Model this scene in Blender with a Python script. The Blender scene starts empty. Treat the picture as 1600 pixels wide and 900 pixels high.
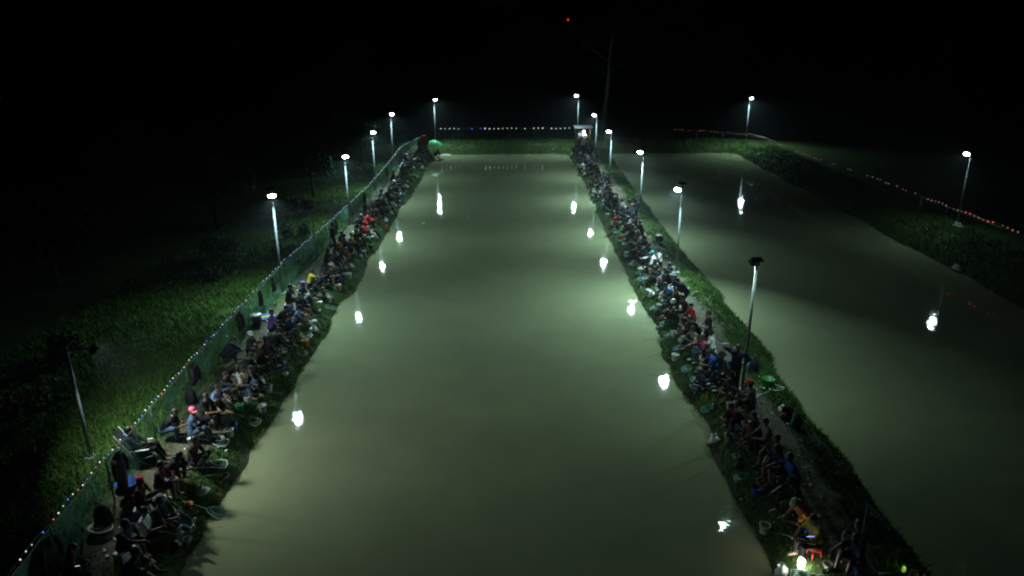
import bpy, math, random
import numpy as np
from mathutils import Vector, Matrix

random.seed(7)
RNG = np.random.default_rng(11)
R = math.radians
SC = bpy.context.scene
COL = SC.collection

# ------------------------------------------------------------------ camera, sky, exposure
CAM_H = 12.0
FPX = 1124.3                       # focal length in pixels of a 1600 px wide frame
PITCH, ROLL = R(19.62), R(-0.38)
cam_d = bpy.data.cameras.new('camera')
cam = bpy.data.objects.new('camera', cam_d)
COL.objects.link(cam)
cam_d.sensor_width = 36.0
cam_d.lens = FPX / 1600 * 36.0
cam_d.clip_start = 0.1
cam_d.clip_end = 6000
cam.matrix_world = (Matrix.Translation((0, 0, CAM_H)) @ Matrix.Rotation(math.pi / 2 - PITCH, 4, 'X')
                    @ Matrix.Rotation(ROLL, 4, 'Z'))
SC.camera = cam
SC.render.resolution_x, SC.render.resolution_y = 1024, 576

world = bpy.data.worlds.new('World')
SC.world = world
world.use_nodes = True
wn = world.node_tree
sky = wn.nodes.new('ShaderNodeTexSky')
sky.sky_type = 'NISHITA'
sky.sun_disc = False
sky.sun_elevation = R(-9)
sky.sun_rotation = R(200)
bg = wn.nodes['Background']
wn.links.new(sky.outputs[0], bg.inputs[0])
bg.inputs[1].default_value = 0.06

vs = SC.view_settings
vs.view_transform = 'Standard'
vs.look = 'None'
vs.gamma = 1.0
vs.exposure = 0.0
vs.use_curve_mapping = False
SC.render.engine = 'CYCLES'
cy = SC.cycles
cy.max_bounces = 5
cy.diffuse_bounces = 2
cy.glossy_bounces = 3
cy.transparent_max_bounces = 24
cy.caustics_reflective = False
cy.caustics_refractive = False
cy.use_denoising = True
cy.filter_width = 2.1
LAMP_COLOR = (0.64, 1.0, 1.0)
LAMP_W = 330.0

# ------------------------------------------------------------------ helpers
def ground_point(px, py, z=0.0):
    """world point at height z that lies at pixel (px, py) of the 1600x900 photograph"""
    u, v = px - 800, py - 450
    c, s = math.cos(ROLL), math.sin(ROLL)
    u, v = c * u + s * v, -s * u + c * v
    d = (u / FPX, math.cos(PITCH) - v / FPX * math.sin(PITCH), -math.sin(PITCH) - v / FPX * math.cos(PITCH))
    t = (z - CAM_H) / d[2]
    return Vector((d[0] * t, d[1] * t, z))

def tag(o, label=None, cat=None, group=None, kind=None):
    if label: o['label'] = label
    if cat: o['category'] = cat
    if group: o['group'] = group
    if kind: o['kind'] = kind
    return o

def empty(name, loc, rz=0.0, parent=None):
    o = bpy.data.objects.new(name, None)
    COL.objects.link(o)
    o.location = loc
    o.rotation_euler = (0, 0, rz)
    o.empty_display_size = 0.2
    o.parent = parent
    return o

def link(name, mesh, parent=None, loc=None, rot=None, mats=None):
    o = bpy.data.objects.new(name, mesh)
    COL.objects.link(o)
    o.parent = parent
    if loc is not None: o.location = loc
    if rot is not None: o.rotation_euler = rot
    if mats:
        for i, m in enumerate(mats):
            if i < len(o.material_slots):
                o.material_slots[i].link = 'OBJECT'
                o.material_slots[i].material = m
    return o

class MB:
    """collects boxes, tubes, lathes and sheets and links them as one mesh"""
    def __init__(s):
        s.v, s.f, s.m, s.cur = [], [], [], 0
    def add(s, vs_, fs_):
        b = len(s.v)
        s.v += [tuple(p) for p in vs_]
        for q in fs_:
            s.f.append([b + i for i in q]); s.m.append(s.cur)
        return s
    def box(s, c, d, rot=None, taper=1.0):
        hx, hy, hz = d[0] / 2, d[1] / 2, d[2] / 2
        P = []
        for z in (-1, 1):
            k = taper if z > 0 else 1.0
            for x, y in ((-1, -1), (1, -1), (1, 1), (-1, 1)):
                P.append(Vector((x * hx * k, y * hy * k, z * hz)))
        if rot is not None: P = [rot @ p for p in P]
        P = [p + Vector(c) for p in P]
        return s.add(P, [(3, 2, 1, 0), (4, 5, 6, 7), (0, 1, 5, 4), (1, 2, 6, 5), (2, 3, 7, 6), (3, 0, 4, 7)])
    def tube(s, pts, rad, n=6, cap=True):
        pts = [Vector(p) for p in pts]
        if not hasattr(rad, '__len__'): rad = [rad] * len(pts)
        vs_, fs_ = [], []
        a = None
        for i, p in enumerate(pts):
            t = (pts[min(i + 1, len(pts) - 1)] - pts[max(i - 1, 0)])
            t = t.normalized() if t.length > 1e-9 else Vector((0, 0, 1))
            if a is None:
                a = t.cross(Vector((0.13, 0.31, 0.94)))
                if a.length < 0.1: a = t.cross(Vector((1, 0, 0)))
            else:
                a = a - t * a.dot(t)
            a = a.normalized(); b = t.cross(a)
            for k in range(n):
                w = 2 * math.pi * k / n
                vs_.append(p + (a * math.cos(w) + b * math.sin(w)) * rad[i])
        for i in range(len(pts) - 1):
            for k in range(n):
                k2 = (k + 1) % n
                fs_.append((i * n + k, i * n + k2, (i + 1) * n + k2, (i + 1) * n + k))
        if cap:
            fs_.append(tuple(range(n - 1, -1, -1)))
            fs_.append(tuple((len(pts) - 1) * n + k for k in range(n)))
        return s.add(vs_, fs_)
    def lathe(s, prof, n=14, c=(0, 0, 0), rot=None, sx=1.0, sy=1.0):
        vs_, fs_ = [], []
        for r, z in prof:
            for k in range(n):
                w = 2 * math.pi * k / n
                p = Vector((r * math.cos(w) * sx, r * math.sin(w) * sy, z))
                if rot is not None: p = rot @ p
                vs_.append(p + Vector(c))
        for i in range(len(prof) - 1):
            for k in range(n):
                k2 = (k + 1) % n
                fs_.append((i * n + k, i * n + k2, (i + 1) * n + k2, (i + 1) * n + k))
        return s.add(vs_, fs_)
    def sheet(s, grid):
        """grid[i][j] of points"""
        ni, nj = len(grid), len(grid[0])
        vs_ = [p for row in grid for p in row]
        fs_ = [(i * nj + j, i * nj + j + 1, (i + 1) * nj + j + 1, (i + 1) * nj + j)
               for i in range(ni - 1) for j in range(nj - 1)]
        return s.add(vs_, fs_)
    def mesh(s, name, mats, smooth=False):
        me = bpy.data.meshes.new(name)
        me.from_pydata(s.v, [], s.f)
        for m in mats: me.materials.append(m)
        me.polygons.foreach_set('material_index', s.m)
        if smooth: me.polygons.foreach_set('use_smooth', [True] * len(s.f))
        me.update()
        return me
    def build(s, name, mat, parent=None, smooth=False, loc=None, rot=None):
        mats = mat if isinstance(mat, (list, tuple)) else [mat]
        return link(name, s.mesh(name, mats, smooth), parent, loc, rot)

def np_mesh(name, verts, quads, mat, smooth=False, mat_index=None, mats=None):
    me = bpy.data.meshes.new(name)
    nv, nf = len(verts), len(quads)
    me.vertices.add(nv)
    me.vertices.foreach_set('co', np.asarray(verts, np.float32).ravel())
    k = quads.shape[1]
    me.loops.add(nf * k)
    me.loops.foreach_set('vertex_index', np.asarray(quads, np.int32).ravel())
    me.polygons.add(nf)
    me.polygons.foreach_set('loop_start', np.arange(0, nf * k, k, dtype=np.int32))
    for m in (mats or [mat]): me.materials.append(m)
    if mat_index is not None: me.polygons.foreach_set('material_index', np.asarray(mat_index, np.int32))
    if smooth: me.polygons.foreach_set('use_smooth', np.ones(nf, bool))
    me.update(calc_edges=True)
    return me

ONES = ['', 'first', 'second', 'third', 'fourth', 'fifth', 'sixth', 'seventh', 'eighth', 'ninth', 'tenth', 'eleventh',
        'twelfth', 'thirteenth', 'fourteenth', 'fifteenth', 'sixteenth', 'seventeenth', 'eighteenth', 'nineteenth']
TENS = {2: ('twenty', 'twentieth'), 3: ('thirty', 'thirtieth'), 4: ('forty', 'fortieth'), 5: ('fifty', 'fiftieth'),
        6: ('sixty', 'sixtieth'), 7: ('seventy', 'seventieth'), 8: ('eighty', 'eightieth'), 9: ('ninety', 'ninetieth')}
def ordinal(n):
    if n >= 100:
        return 'hundredth' if n == 100 else 'hundred-and-' + ordinal(n - 100)
    if n < 20: return ONES[n]
    t, o = divmod(n, 10)
    return TENS[t][1] if o == 0 else TENS[t][0] + '-' + ONES[o]

# ------------------------------------------------------------------ materials
def nodes_of(name):
    m = bpy.data.materials.new(name)
    m.use_nodes = True
    nt = m.node_tree
    return m, nt, nt.nodes['Principled BSDF']

def noise(nt, scale, detail=4, rough=0.6, coord='Object'):
    tc = nt.nodes.new('ShaderNodeTexCoord')
    n = nt.nodes.new('ShaderNodeTexNoise')
    n.inputs['Scale'].default_value = scale
    n.inputs['Detail'].default_value = detail
    n.inputs['Roughness'].default_value = rough
    nt.links.new(tc.outputs[coord], n.inputs['Vector'])
    return n

def ramp(nt, src, stops):
    r = nt.nodes.new('ShaderNodeValToRGB')
    while len(r.color_ramp.elements) < len(stops): r.color_ramp.elements.new(0.5)
    for e, (p, c) in zip(r.color_ramp.elements, stops):
        e.position = p; e.color = (*c, 1)
    nt.links.new(src, r.inputs[0])
    return r

def mat(name, col, rough=0.7, metal=0.0, var=0.25, scale=9.0, bump=0.0, bscale=60.0, spec=0.4):
    m, nt, b = nodes_of(name)
    n = noise(nt, scale)
    lo = tuple(c * (1 - var) for c in col); hi = tuple(min(1, c * (1 + var)) for c in col)
    r = ramp(nt, n.outputs['Fac'], [(0.3, lo), (0.7, hi)])
    nt.links.new(r.outputs[0], b.inputs['Base Color'])
    b.inputs['Roughness'].default_value = rough
    b.inputs['Metallic'].default_value = metal
    b.inputs['Specular IOR Level'].default_value = spec
    if bump:
        n2 = noise(nt, bscale, 3)
        bp = nt.nodes.new('ShaderNodeBump')
        bp.inputs['Strength'].default_value = bump
        bp.inputs['Distance'].default_value = 0.02
        nt.links.new(n2.outputs['Fac'], bp.inputs['Height'])
        nt.links.new(bp.outputs[0], b.inputs['Normal'])
    return m

def glow(name, col, strength):
    m, nt, b = nodes_of(name)
    b.inputs['Base Color'].default_value = (*col, 1)
    b.inputs['Emission Color'].default_value = (*col, 1)
    b.inputs['Emission Strength'].default_value = strength
    m.cycles.emission_sampling = 'NONE'
    return m

M = {}
M['steel'] = mat('galvanised_steel', (0.20, 0.22, 0.24), 0.7, 0.0, 0.18, 5)
M['dark_metal'] = mat('dark_metal', (0.02, 0.02, 0.022), 0.45, 0.2, 0.3, 12)
M['solar'] = mat('solar_cell', (0.008, 0.01, 0.02), 0.25, 0, 0.3, 20)
M['wood'] = mat('weathered_wood', (0.30, 0.18, 0.09), 0.8, 0, 0.35, 8, 0.4)
M['bark'] = mat('dark_bark', (0.035, 0.026, 0.018), 0.9, 0, 0.35, 8, 0.4)
M['roof_sheet'] = mat('zinc_sheet', (0.055, 0.06, 0.07), 0.5, 0.3, 0.25, 3)
M['led'] = glow('led_panel', (0.88, 1.0, 0.97), 60)
M['black'] = mat('black_fabric', (0.012, 0.012, 0.014), 0.9, 0, 0.4, 14, 0.4)
M['white_plastic'] = mat('white_plastic', (0.72, 0.74, 0.74), 0.45, 0, 0.12, 6)
M['handle_grey'] = mat('grey_handle', (0.5, 0.52, 0.52), 0.4, 0.3, 0.15, 6)
M['rod'] = mat('rod_carbon', (0.03, 0.03, 0.03), 0.4, 0, 0.2, 6)

# ------------------------------------------------------------------ terrain
WL, WR, WF = -7.9, 6.1, 75.0          # main pond: left, right and far shores
PL, PR, PF = 9.85, 23.2, 75.0         # second pond
def vnoise(x, y, s, seed=0):
    """cheap smooth value noise, vectorised"""
    x = np.asarray(x, float) / s + seed * 17.3; y = np.asarray(y, float) / s + seed * 9.1
    xi, yi = np.floor(x), np.floor(y)
    fx, fy = x - xi, y - yi
    fx = fx * fx * (3 - 2 * fx); fy = fy * fy * (3 - 2 * fy)
    def h(a, b):
        t = np.sin(a * 127.1 + b * 311.7 + seed * 13.7) * 43758.5453
        return t - np.floor(t)
    return (h(xi, yi) * (1 - fx) + h(xi + 1, yi) * fx) * (1 - fy) + (h(xi, yi + 1) * (1 - fx) + h(xi + 1, yi + 1) * fx) * fy

def rect_sd(x, y, x0, x1, y0, y1, r):
    cx, cy_, hx, hy = (x0 + x1) / 2, (y0 + y1) / 2, (x1 - x0) / 2 - r, (y1 - y0) / 2 - r
    qx, qy = np.abs(x - cx) - hx, np.abs(y - cy_) - hy
    return np.hypot(np.maximum(qx, 0), np.maximum(qy, 0)) + np.minimum(np.maximum(qx, qy), 0) - r

def shore(x, y):
    wob = (vnoise(x, y, 2.6, 1) - 0.5) * 0.42 + (vnoise(x, y, 0.8, 2) - 0.5) * 0.22
    d1 = rect_sd(x, y, WL, WR, -14, WF, 1.3) + wob
    d2 = rect_sd(x, y, PL, PR, -14, PF, 1.6) + wob
    return d1, d2

def prof(d):
    up = np.interp(d, [-6, -1.2, 0, 0.45, 1.0, 1.9, 3.0], [-1.6, -0.7, 0.0, 0.36, 0.60, 0.78, 0.85])
    return up

def height(x, y):
    x = np.asarray(x, float); y = np.asarray(y, float)
    d1, d2 = shore(x, y)
    h = np.minimum(prof(d1), prof(d2))
    n = (vnoise(x, y, 1.1, 3) - 0.5) * 0.07 + (vnoise(x, y, 0.45, 4) - 0.5) * 0.04
    far = np.clip((np.minimum(d1, d2) - 3.5) / 8, 0, 1)
    n = n + far * ((vnoise(x, y, 6, 5) - 0.5) * 0.5 + (vnoise(x, y, 40, 6) - 0.5) * 1.2) - far * 0.15
    return h + n * np.clip(np.minimum(d1, d2) * 1.5, 0, 1)

def hz(x, y): return float(height(np.array([x]), np.array([y]))[0])

def axis(lo, hi, step, far_lo, far_hi):
    a = list(np.arange(lo, hi + 1e-6, step))
    s, p = step, lo
    left = []
    while p > far_lo:
        s *= 1.28; p -= s; left.append(p)
    s, p = step, a[-1]
    right = []
    while p < far_hi:
        s *= 1.28; p += s; right.append(p)
    return np.array(left[::-1] + a + right)

GX = axis(-15, 28, 0.24, -2500, 2500)
GY = axis(9, 83, 0.24, -600, 4200)
XX, YY = np.meshgrid(GX, GY)
ZZ = height(XX, YY)
nx, ny = len(GX), len(GY)
V = np.stack([XX.ravel(), YY.ravel(), ZZ.ravel()], 1)
ii = (np.arange(ny - 1)[:, None] * nx + np.arange(nx - 1)[None, :]).ravel()
Q = np.stack([ii, ii + 1, ii + nx + 1, ii + nx], 1)

def dirt_mask(x, y):
    d1, d2 = shore(x, y)
    n = vnoise(x, y, 1.7, 8) * 0.6 + vnoise(x, y, 0.6, 9) * 0.4
    left = np.clip(1 - np.abs(x + 9.55) / 1.15, 0, 1)            # trodden strip between anglers and fence
    mid = np.clip(1 - np.abs(x - 7.75) / 1.0, 0, 1)            # trodden crown of the berm
    farb = np.clip(1 - np.abs(y - 76.6) / 1.4, 0, 1) * (x > -9) * (x < 9) * 0.5
    m = np.maximum(np.maximum(left, mid) * (y < 76), farb)
    m = np.clip(m * 2.0 - (1 - n) * 1.9 + 0.35, 0, 1)
    return m * (np.minimum(d1, d2) > 0.5)

def mud_mask(x, y):
    d1, d2 = shore(x, y)
    return np.clip(1 - np.abs(np.minimum(d1, d2)) / 0.25, 0, 1)

gm, nt, b = nodes_of('ground')
at_d = nt.nodes.new('ShaderNodeAttribute'); at_d.attribute_name = 'dirt'
at_m = nt.nodes.new('ShaderNodeAttribute'); at_m.attribute_name = 'mud'
n1 = noise(nt, 1.3, 6, 0.7); n2 = noise(nt, 9, 5, 0.7)
grass_c = ramp(nt, n1.outputs['Fac'], [(0.25, (0.022, 0.044, 0.011)), (0.5, (0.036, 0.070, 0.016)), (0.75, (0.062, 0.084, 0.026))])
dirt_c = ramp(nt, n2.outputs['Fac'], [(0.25, (0.062, 0.054, 0.038)), (0.5, (0.12, 0.104, 0.074)), (0.75, (0.18, 0.155, 0.112))])
madd = nt.nodes.new('ShaderNodeMath'); madd.operation = 'MULTIPLY_ADD'
n3 = noise(nt, 4.5, 6, 0.75)
nt.links.new(n3.outputs['Fac'], madd.inputs[0]); madd.inputs[1].default_value = 1.1
sub = nt.nodes.new('ShaderNodeMath'); sub.operation = 'SUBTRACT'; sub.inputs[1].default_value = 0.55
nt.links.new(at_d.outputs['Fac'], sub.inputs[0]); nt.links.new(sub.outputs[0], madd.inputs[2])
madd.use_clamp = True
mix = nt.nodes.new('ShaderNodeMix'); mix.data_type = 'RGBA'
nt.links.new(madd.outputs[0], mix.inputs['Factor'])
nt.links.new(grass_c.outputs[0], mix.inputs['A']); nt.links.new(dirt_c.outputs[0], mix.inputs['B'])
mix2 = nt.nodes.new('ShaderNodeMix'); mix2.data_type = 'RGBA'
nt.links.new(at_m.outputs['Fac'], mix2.inputs['Factor'])
nt.links.new(mix.outputs['Result'], mix2.inputs['A']); mix2.inputs['B'].default_value = (0.060, 0.055, 0.032, 1)
nt.links.new(mix2.outputs['Result'], b.inputs['Base Color'])
b.inputs['Roughness'].default_value = 0.95
b.inputs['Specular IOR Level'].default_value = 0.2
bp = nt.nodes.new('ShaderNodeBump'); bp.inputs['Strength'].default_value = 0.6; bp.inputs['Distance'].default_value = 0.04
nt.links.new(n2.outputs['Fac'], bp.inputs['Height']); nt.links.new(bp.outputs[0], b.inputs['Normal'])
ground_me = np_mesh('ground', V, Q, gm, smooth=True)
for nm, fn in (('dirt', dirt_mask), ('mud', mud_mask)):
    a = ground_me.attributes.new(nm, 'FLOAT', 'POINT')
    a.data.foreach_set('value', fn(XX.ravel(), YY.ravel()).astype(np.float32))
tag(link('ground', ground_me), 'grassy earth banks and dark field around the two ponds', kind='structure')

# water: murky green-brown, light scatters back out of it
wm, nt, b = nodes_of('pond_water')
n1 = noise(nt, 0.22, 6, 0.68)
r1 = ramp(nt, n1.outputs['Fac'], [(0.3, (0.208, 0.228, 0.134)), (0.7, (0.282, 0.294, 0.168))])
nt.links.new(r1.outputs[0], b.inputs['Base Color'])
b.inputs['Roughness'].default_value = 0.030
b.inputs['IOR'].default_value = 1.333
n2 = noise(nt, 2.2, 4, 0.6); n3 = noise(nt, 0.35, 2, 0.5)
mul = nt.nodes.new('ShaderNodeMath'); mul.operation = 'MULTIPLY'
rr = ramp(nt, n3.outputs['Fac'], [(0.42, (0.22, 0.22, 0.22)), (0.7, (1, 1, 1))])
nt.links.new(n2.outputs['Fac'], mul.inputs[0]); nt.links.new(rr.outputs[0], mul.inputs[1])
bp = nt.nodes.new('ShaderNodeBump'); bp.inputs['Strength'].default_value = 0.20; bp.inputs['Distance'].default_value = 0.05
nt.links.new(mul.outputs[0], bp.inputs['Height']); nt.links.new(bp.outputs[0], b.inputs['Normal'])
for (x0, x1, lab) in ((WL - 0.5, WR + 0.5, 'murky green water of the main fishing pond between the two rows of anglers'),
                      (PL - 0.5, PR + 0.5, 'dark murky water of the second pond to the right')):
    mb = MB(); mb.sheet([[(x0, -14, 0), (x1, -14, 0)], [(x0, 75.5, 0), (x1, 75.5, 0)]])
    tag(mb.build('water', wm), lab, kind='structure')

# ------------------------------------------------------------------ street lamps
def street_lamp(head, facing, label, watts=LAMP_W, lit=True, side=None, panel=True, off=0.58, spread=146, color=LAMP_COLOR, hooded=False, soft=1.0):
    """head: centre of the LED face; facing: direction the face looks; pole stands behind the head"""
    head = Vector(head); nrm = Vector(facing).normalized()
    back = Vector((-nrm.x, -nrm.y, 0))
    back = back.normalized() if side is None else Vector(side).normalized()
    base = Vector((head.x + back.x * off, head.y + back.y * off, 0))
    base.z = hz(base.x, base.y) - 0.05
    t = empty('street_lamp', base)
    tag(t, label, 'street lamp', 'street lamps around the ponds')
    L = lambda p: Vector(p) - base
    top = Vector((base.x, base.y, head.z + 0.10))
    lean = Vector((random.uniform(-.04, .04), random.uniform(-.04, .04), 0))
    p = MB(); p.tube([Vector((0, 0, 0)) + lean, L(top) * 0.5 + lean * .5, L(top)], [0.054, 0.047, 0.040], 12)
    p.build('pole', M['steel'], t, True)
    p = MB(); p.box(lean + Vector((0, 0, 0.06)), (0.3, 0.3, 0.04)); p.build('base_plate', M['steel'], t)
    arm_end = head - nrm * 0.10
    p = MB(); p.tube([L(top) - Vector((0, 0, .12)), L(arm_end)], 0.026, 8)
    p.tube([L(top) - Vector((0, 0, .55)), L(arm_end) * .75 + L(top) * .25], 0.016, 6)
    p.build('arm', M['steel'], t, True)
    # oriented frame of the head
    zax = -nrm
    xax = Vector((-nrm.y, nrm.x, 0)).normalized(); yax = zax.cross(xax)
    rot = Matrix((xax, yax, zax)).transposed()
    c = head - nrm * 0.055
    p = MB(); p.box(L(c), (0.30, 0.26, 0.09), rot, 0.86)
    for k in range(-3, 4): p.box(L(c) + rot @ Vector((k * 0.036, 0, 0.055)), (0.009, 0.19, 0.03), rot)
    hd = p.build('lamp_head', M['dark_metal'], t)
    p = MB()
    if hooded:
        p.box(L(head - nrm * 0.0095), (0.18, 0.15, 0.003), rot)
    else:                                   # bulging frosted lens
        p.lathe([(0.14, 0.03), (0.14, 0.0), (0.126, -0.045), (0.09, -0.075), (0.045, -0.09), (0.0, -0.094)], 16, L(head), rot, 1.15, 0.95)
    p.build('light_panel', M['led'] if lit else M['solar'], hd, not hooded)
    if panel:
        pc = top + Vector((0, 0.0, 0.10))
        prot = Matrix.Rotation(R(14), 3, 'X')
        p = MB(); p.box(L(pc), (0.34, 0.26, 0.03), prot)
        p.build('solar_panel', M['solar'], t)
        p = MB(); p.tube([L(top) - Vector((0, 0, .02)), L(pc)], 0.03, 6); p.build('panel_bracket', M['steel'], t)
    if lit:
        ld = bpy.data.lights.new('lamp_light', 'AREA')
        ld.shape = 'RECTANGLE'; ld.size = 0.25 * soft; ld.size_y = 0.21 * soft
        ld.spread = R(spread); ld.energy = watts; ld.color = color
        lo = bpy.data.objects.new('lamp_light', ld); COL.objects.link(lo)
        lo.parent = t
        lo.matrix_local = Matrix.Translation(L(head + nrm * (0.004 if hooded else 0.097))) @ rot.to_4x4()
    return t

U = 12.0
LF = (0.12, -0.35, -0.80)
RF = (-0.20, -0.36, -0.80)
lamp_spots = [
    ((-0.855, 2.533, .453), LF, 'nearest lit street lamp along the left fence, bright white head'),
    ((-0.811, 3.536, .428), LF, 'second lit street lamp from the near end of the left fence'),
    ((-0.834, 4.421, .430), LF, 'third lit street lamp from the near end of the left fence'),
    ((-0.843, 5.214, .454), LF, 'fourth lit street lamp along the left fence, before the green umbrella'),
    ((-0.644, 6.325, .457), LF, 'lit street lamp standing behind the green umbrella at the far left corner'),
    ((0.556, 6.290, .485), RF, 'lit street lamp rising behind the small roofed shelter'),
    ((0.593, 5.235, .436), RF, 'lit street lamp just in front of the shelter on the middle berm'),
    ((0.599, 4.465, .420), RF, 'third lit street lamp from the near end of the middle berm'),
    ((0.647, 3.626, .426), RF, 'second lit street lamp from the near end of the middle berm'),
    ((0.645, 2.755, .419), (-0.34, -0.52, -0.80), 'nearest brightly lit street lamp on the middle berm behind the anglers'),
    ((2.031, 6.247, .457), (0.0, -0.35, -0.80), 'lit street lamp at the far end of the second pond'),
]
lamp_watts = [310, 275, 285, 240, 290, 280, 260, 350, 410, 560, 320]
for (p, fc, lab), w in zip(lamp_spots, lamp_watts):
    street_lamp([c * U for c in p], fc, lab, w)
street_lamp((2.195 * U, 3.478 * U, .431 * U), (-0.62, -0.30, -0.72), 'lone dimmer street lamp on the right bank beside the fence', 46, panel=False, off=0.4)
street_lamp((0.639 * U, 1.811 * U, .418 * U), (-0.04, 0.27, -0.92), 'street lamp with a black head seen from behind, near the standing man', 78, spread=165, off=0.2, hooded=True, color=(.64, 1, .88))
street_lamp((-11.0, 17.4, 4.15), (0.62, 0.32, -0.72), 'street lamp with a dark bracketed head in the grass beyond the left fence', 225, side=(-1, 0, 0), off=0.8, spread=150, hooded=True, color=(.82, 1, .96), soft=2.0)

# ------------------------------------------------------------------ fences and strings of lights
nm_, nt, b = nodes_of('green_netting')
b.inputs['Base Color'].default_value = (0.085, 0.26, 0.17, 1)
b.inputs['Roughness'].default_value = 0.7
tr = nt.nodes.new('ShaderNodeBsdfTransparent')
mx = nt.nodes.new('ShaderNodeMixShader')
n1 = noise(nt, 70, 2, 0.5); n2 = noise(nt, 1.1, 3, 0.6)
add = nt.nodes.new('ShaderNodeMath'); add.operation = 'MULTIPLY_ADD'; add.inputs[1].default_value = 0.5
nt.links.new(n2.outputs['Fac'], add.inputs[0]); nt.links.new(n1.outputs['Fac'], add.inputs[2])
rr = ramp(nt, add.outputs[0], [(0.69, (0, 0, 0)), (0.86, (1, 1, 1))])
nt.links.new(rr.outputs[0], mx.inputs[0])
nt.links.new(tr.outputs[0], mx.inputs[1]); nt.links.new(b.outputs[0], mx.inputs[2])
nt.links.new(mx.outputs[0], nt.nodes['Material Output'].inputs[0])
M['net'] = nm_
nm_thin = nm_.copy(); nm_thin.name = 'thin_netting'
for nd in nm_thin.node_tree.nodes:
    if nd.type == 'VALTORGB':
        nd.color_ramp.elements[0].position = .82; nd.color_ramp.elements[1].position = .95
    if nd.type == 'BSDF_PRINCIPLED': nd.inputs['Base Color'].default_value = (.03, .07, .07, 1)
M['net_thin'] = nm_thin
M['post'] = mat('fence_post_green', (0.05, 0.09, 0.07), 0.6, 0.2, 0.3, 6)
M['wire'] = mat('fence_wire', (0.12, 0.14, 0.13), 0.5, 0.3, 0.2, 6)

def resample(pts, step):
    pts = [Vector(p) for p in pts]
    out = [pts[0].copy()]; need = step
    for a, c in zip(pts, pts[1:]):
        L = (c - a).length; pos = 0.0
        while pos + need <= L:
            pos += need; out.append(a + (c - a) * (pos / L)); need = step
        need -= L - pos
    return out

FENCE_Z = 2.06
def fence(path, label, zt=FENCE_Z, step=2.6, net='net'):
    P = resample(path, step)
    o0 = Vector((P[0].x, P[0].y, hz(P[0].x, P[0].y)))
    t = empty('mesh_fence', o0)
    tag(t, label, 'fence', 'green mesh fences round the ponds')
    for i, p in enumerate(P):
        zb = hz(p.x, p.y)
        mb = MB(); mb.tube([Vector((p.x, p.y, zb - .1)) - o0, Vector((p.x + random.uniform(-.02, .02), p.y, zt + 0.05)) - o0], 0.022, 6)
        mb.build('post', M['post'], t, True)
    for a, c in zip(P, P[1:]):
        za, zc = hz(a.x, a.y) + .02, hz(c.x, c.y) + .02
        d = (c - a); nrm = Vector((-d.y, d.x, 0)).normalized()
        bow = random.uniform(-.10, .10)
        grid = []
        for i in range(7):
            row = []
            for j in range(5):
                u, w = i / 6, j / 4
                q = a + d * u
                k = math.sin(u * math.pi) * math.sin(w * math.pi) * bow + random.uniform(-.012, .012)
                z0 = za * (1 - u) + zc * u
                row.append(Vector((q.x, q.y, z0 + (zt - 0.04 * math.sin(u * math.pi) - z0) * w)) + nrm * k - o0)
            grid.append(row)
        mb = MB(); mb.sheet(grid); pn = mb.build('netting', M[net], t)
        mb = MB(); mb.tube([grid[i][4] for i in range(7)], 0.008, 4); mb.build('top_wire', M['wire'], t)
    return P

left_px = [(20, 895), (100, 795), (165, 717), (300, 562), (385, 470), (443, 410), (510, 352), (575, 292), (607, 255), (625, 232), (640, 222), (665, 212)]
lp = [ground_point(x, y, FENCE_Z) for x, y in left_px]
lp = [lp[0] + (lp[0] - lp[1]) * 0.6] + lp
lpath = [Vector((p.x, p.y, 0)) for p in lp]
fence(lpath, 'long green mesh fence strung with lights behind the left row of anglers')
fl = [Vector((-7.9, 79.4, 0)), Vector((-2, 79.6, 0)), Vector((6.6, 79.2, 0))]
fence(fl, 'low green mesh fence along the far bank of the main pond', 2.05, net='net_thin')
right_px = [(1050, 203), (1110, 206), (1175, 211), (1200, 218), (1240, 236), (1300, 257), (1350, 273), (1450, 312), (1510, 335), (1600, 367)]
rp = [ground_point(x, y, 2.3) for x, y in right_px]
rp.append(rp[-1] + (rp[-1] - rp[-2]) * 0.7)
rpath = [Vector((p.x, p.y, 0)) for p in rp]
fence(rpath, 'dark mesh fence with faint red lights round the second pond', 2.3, net='net_thin')

BULB = {k: glow('bulb_' + k, c, s) for k, c, s in (
    ('white', (1.0, 1.0, 0.9), 1.3), ('blue', (0.10, 0.16, 1.0), 1.6), ('red', (1.0, 0.14, 0.07), 1.0), ('green', (0.2, 1.0, 0.45), 1.1),
    ('cyan', (0.45, 0.85, 1.0), 1.5), ('pale_green', (0.65, 1.0, 0.6), 1.1), ('dim_red', (1.0, 0.30, 0.2), 0.34), ('dim_pink', (1.0, 0.62, 0.5), 0.24),
    ('off', (0.1, 0.12, 0.12), 0.05))}
bm_ = MB(); bm_.lathe([(0.0, -0.034), (0.022, -0.024), (0.03, 0.0), (0.022, 0.022), (0.008, 0.034), (0.0, 0.036)], 8)
BULB_ME = bm_.mesh('bulb', [BULB['white']], True)
def light_string(path, z, step, label, pick, size=1.0):
    P = resample(path, step)
    o0 = Vector((P[0].x, P[0].y, z))
    t = empty('light_string', o0)
    tag(t, label, 'string lights', 'strings of small coloured lights on the fences')
    pts = []
    for i, p in enumerate(P):
        q = Vector((p.x, p.y, z + 0.06 + 0.03 * math.sin(i * .9) + random.uniform(-.012, .012)))
        pts.append(q)
    mb = MB(); mb.tube([q - o0 + Vector((0, 0, .035)) for q in pts], 0.006, 4); mb.build('cable', M['dark_metal'], t)
    for i, q in enumerate(pts):
        m = BULB[pick(i, q)]
        k = size * random.uniform(.8, 1.2)
        o = link('bulb', BULB_ME, t, q - o0, mats=[m]); o.scale = (k, k, k)

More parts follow.
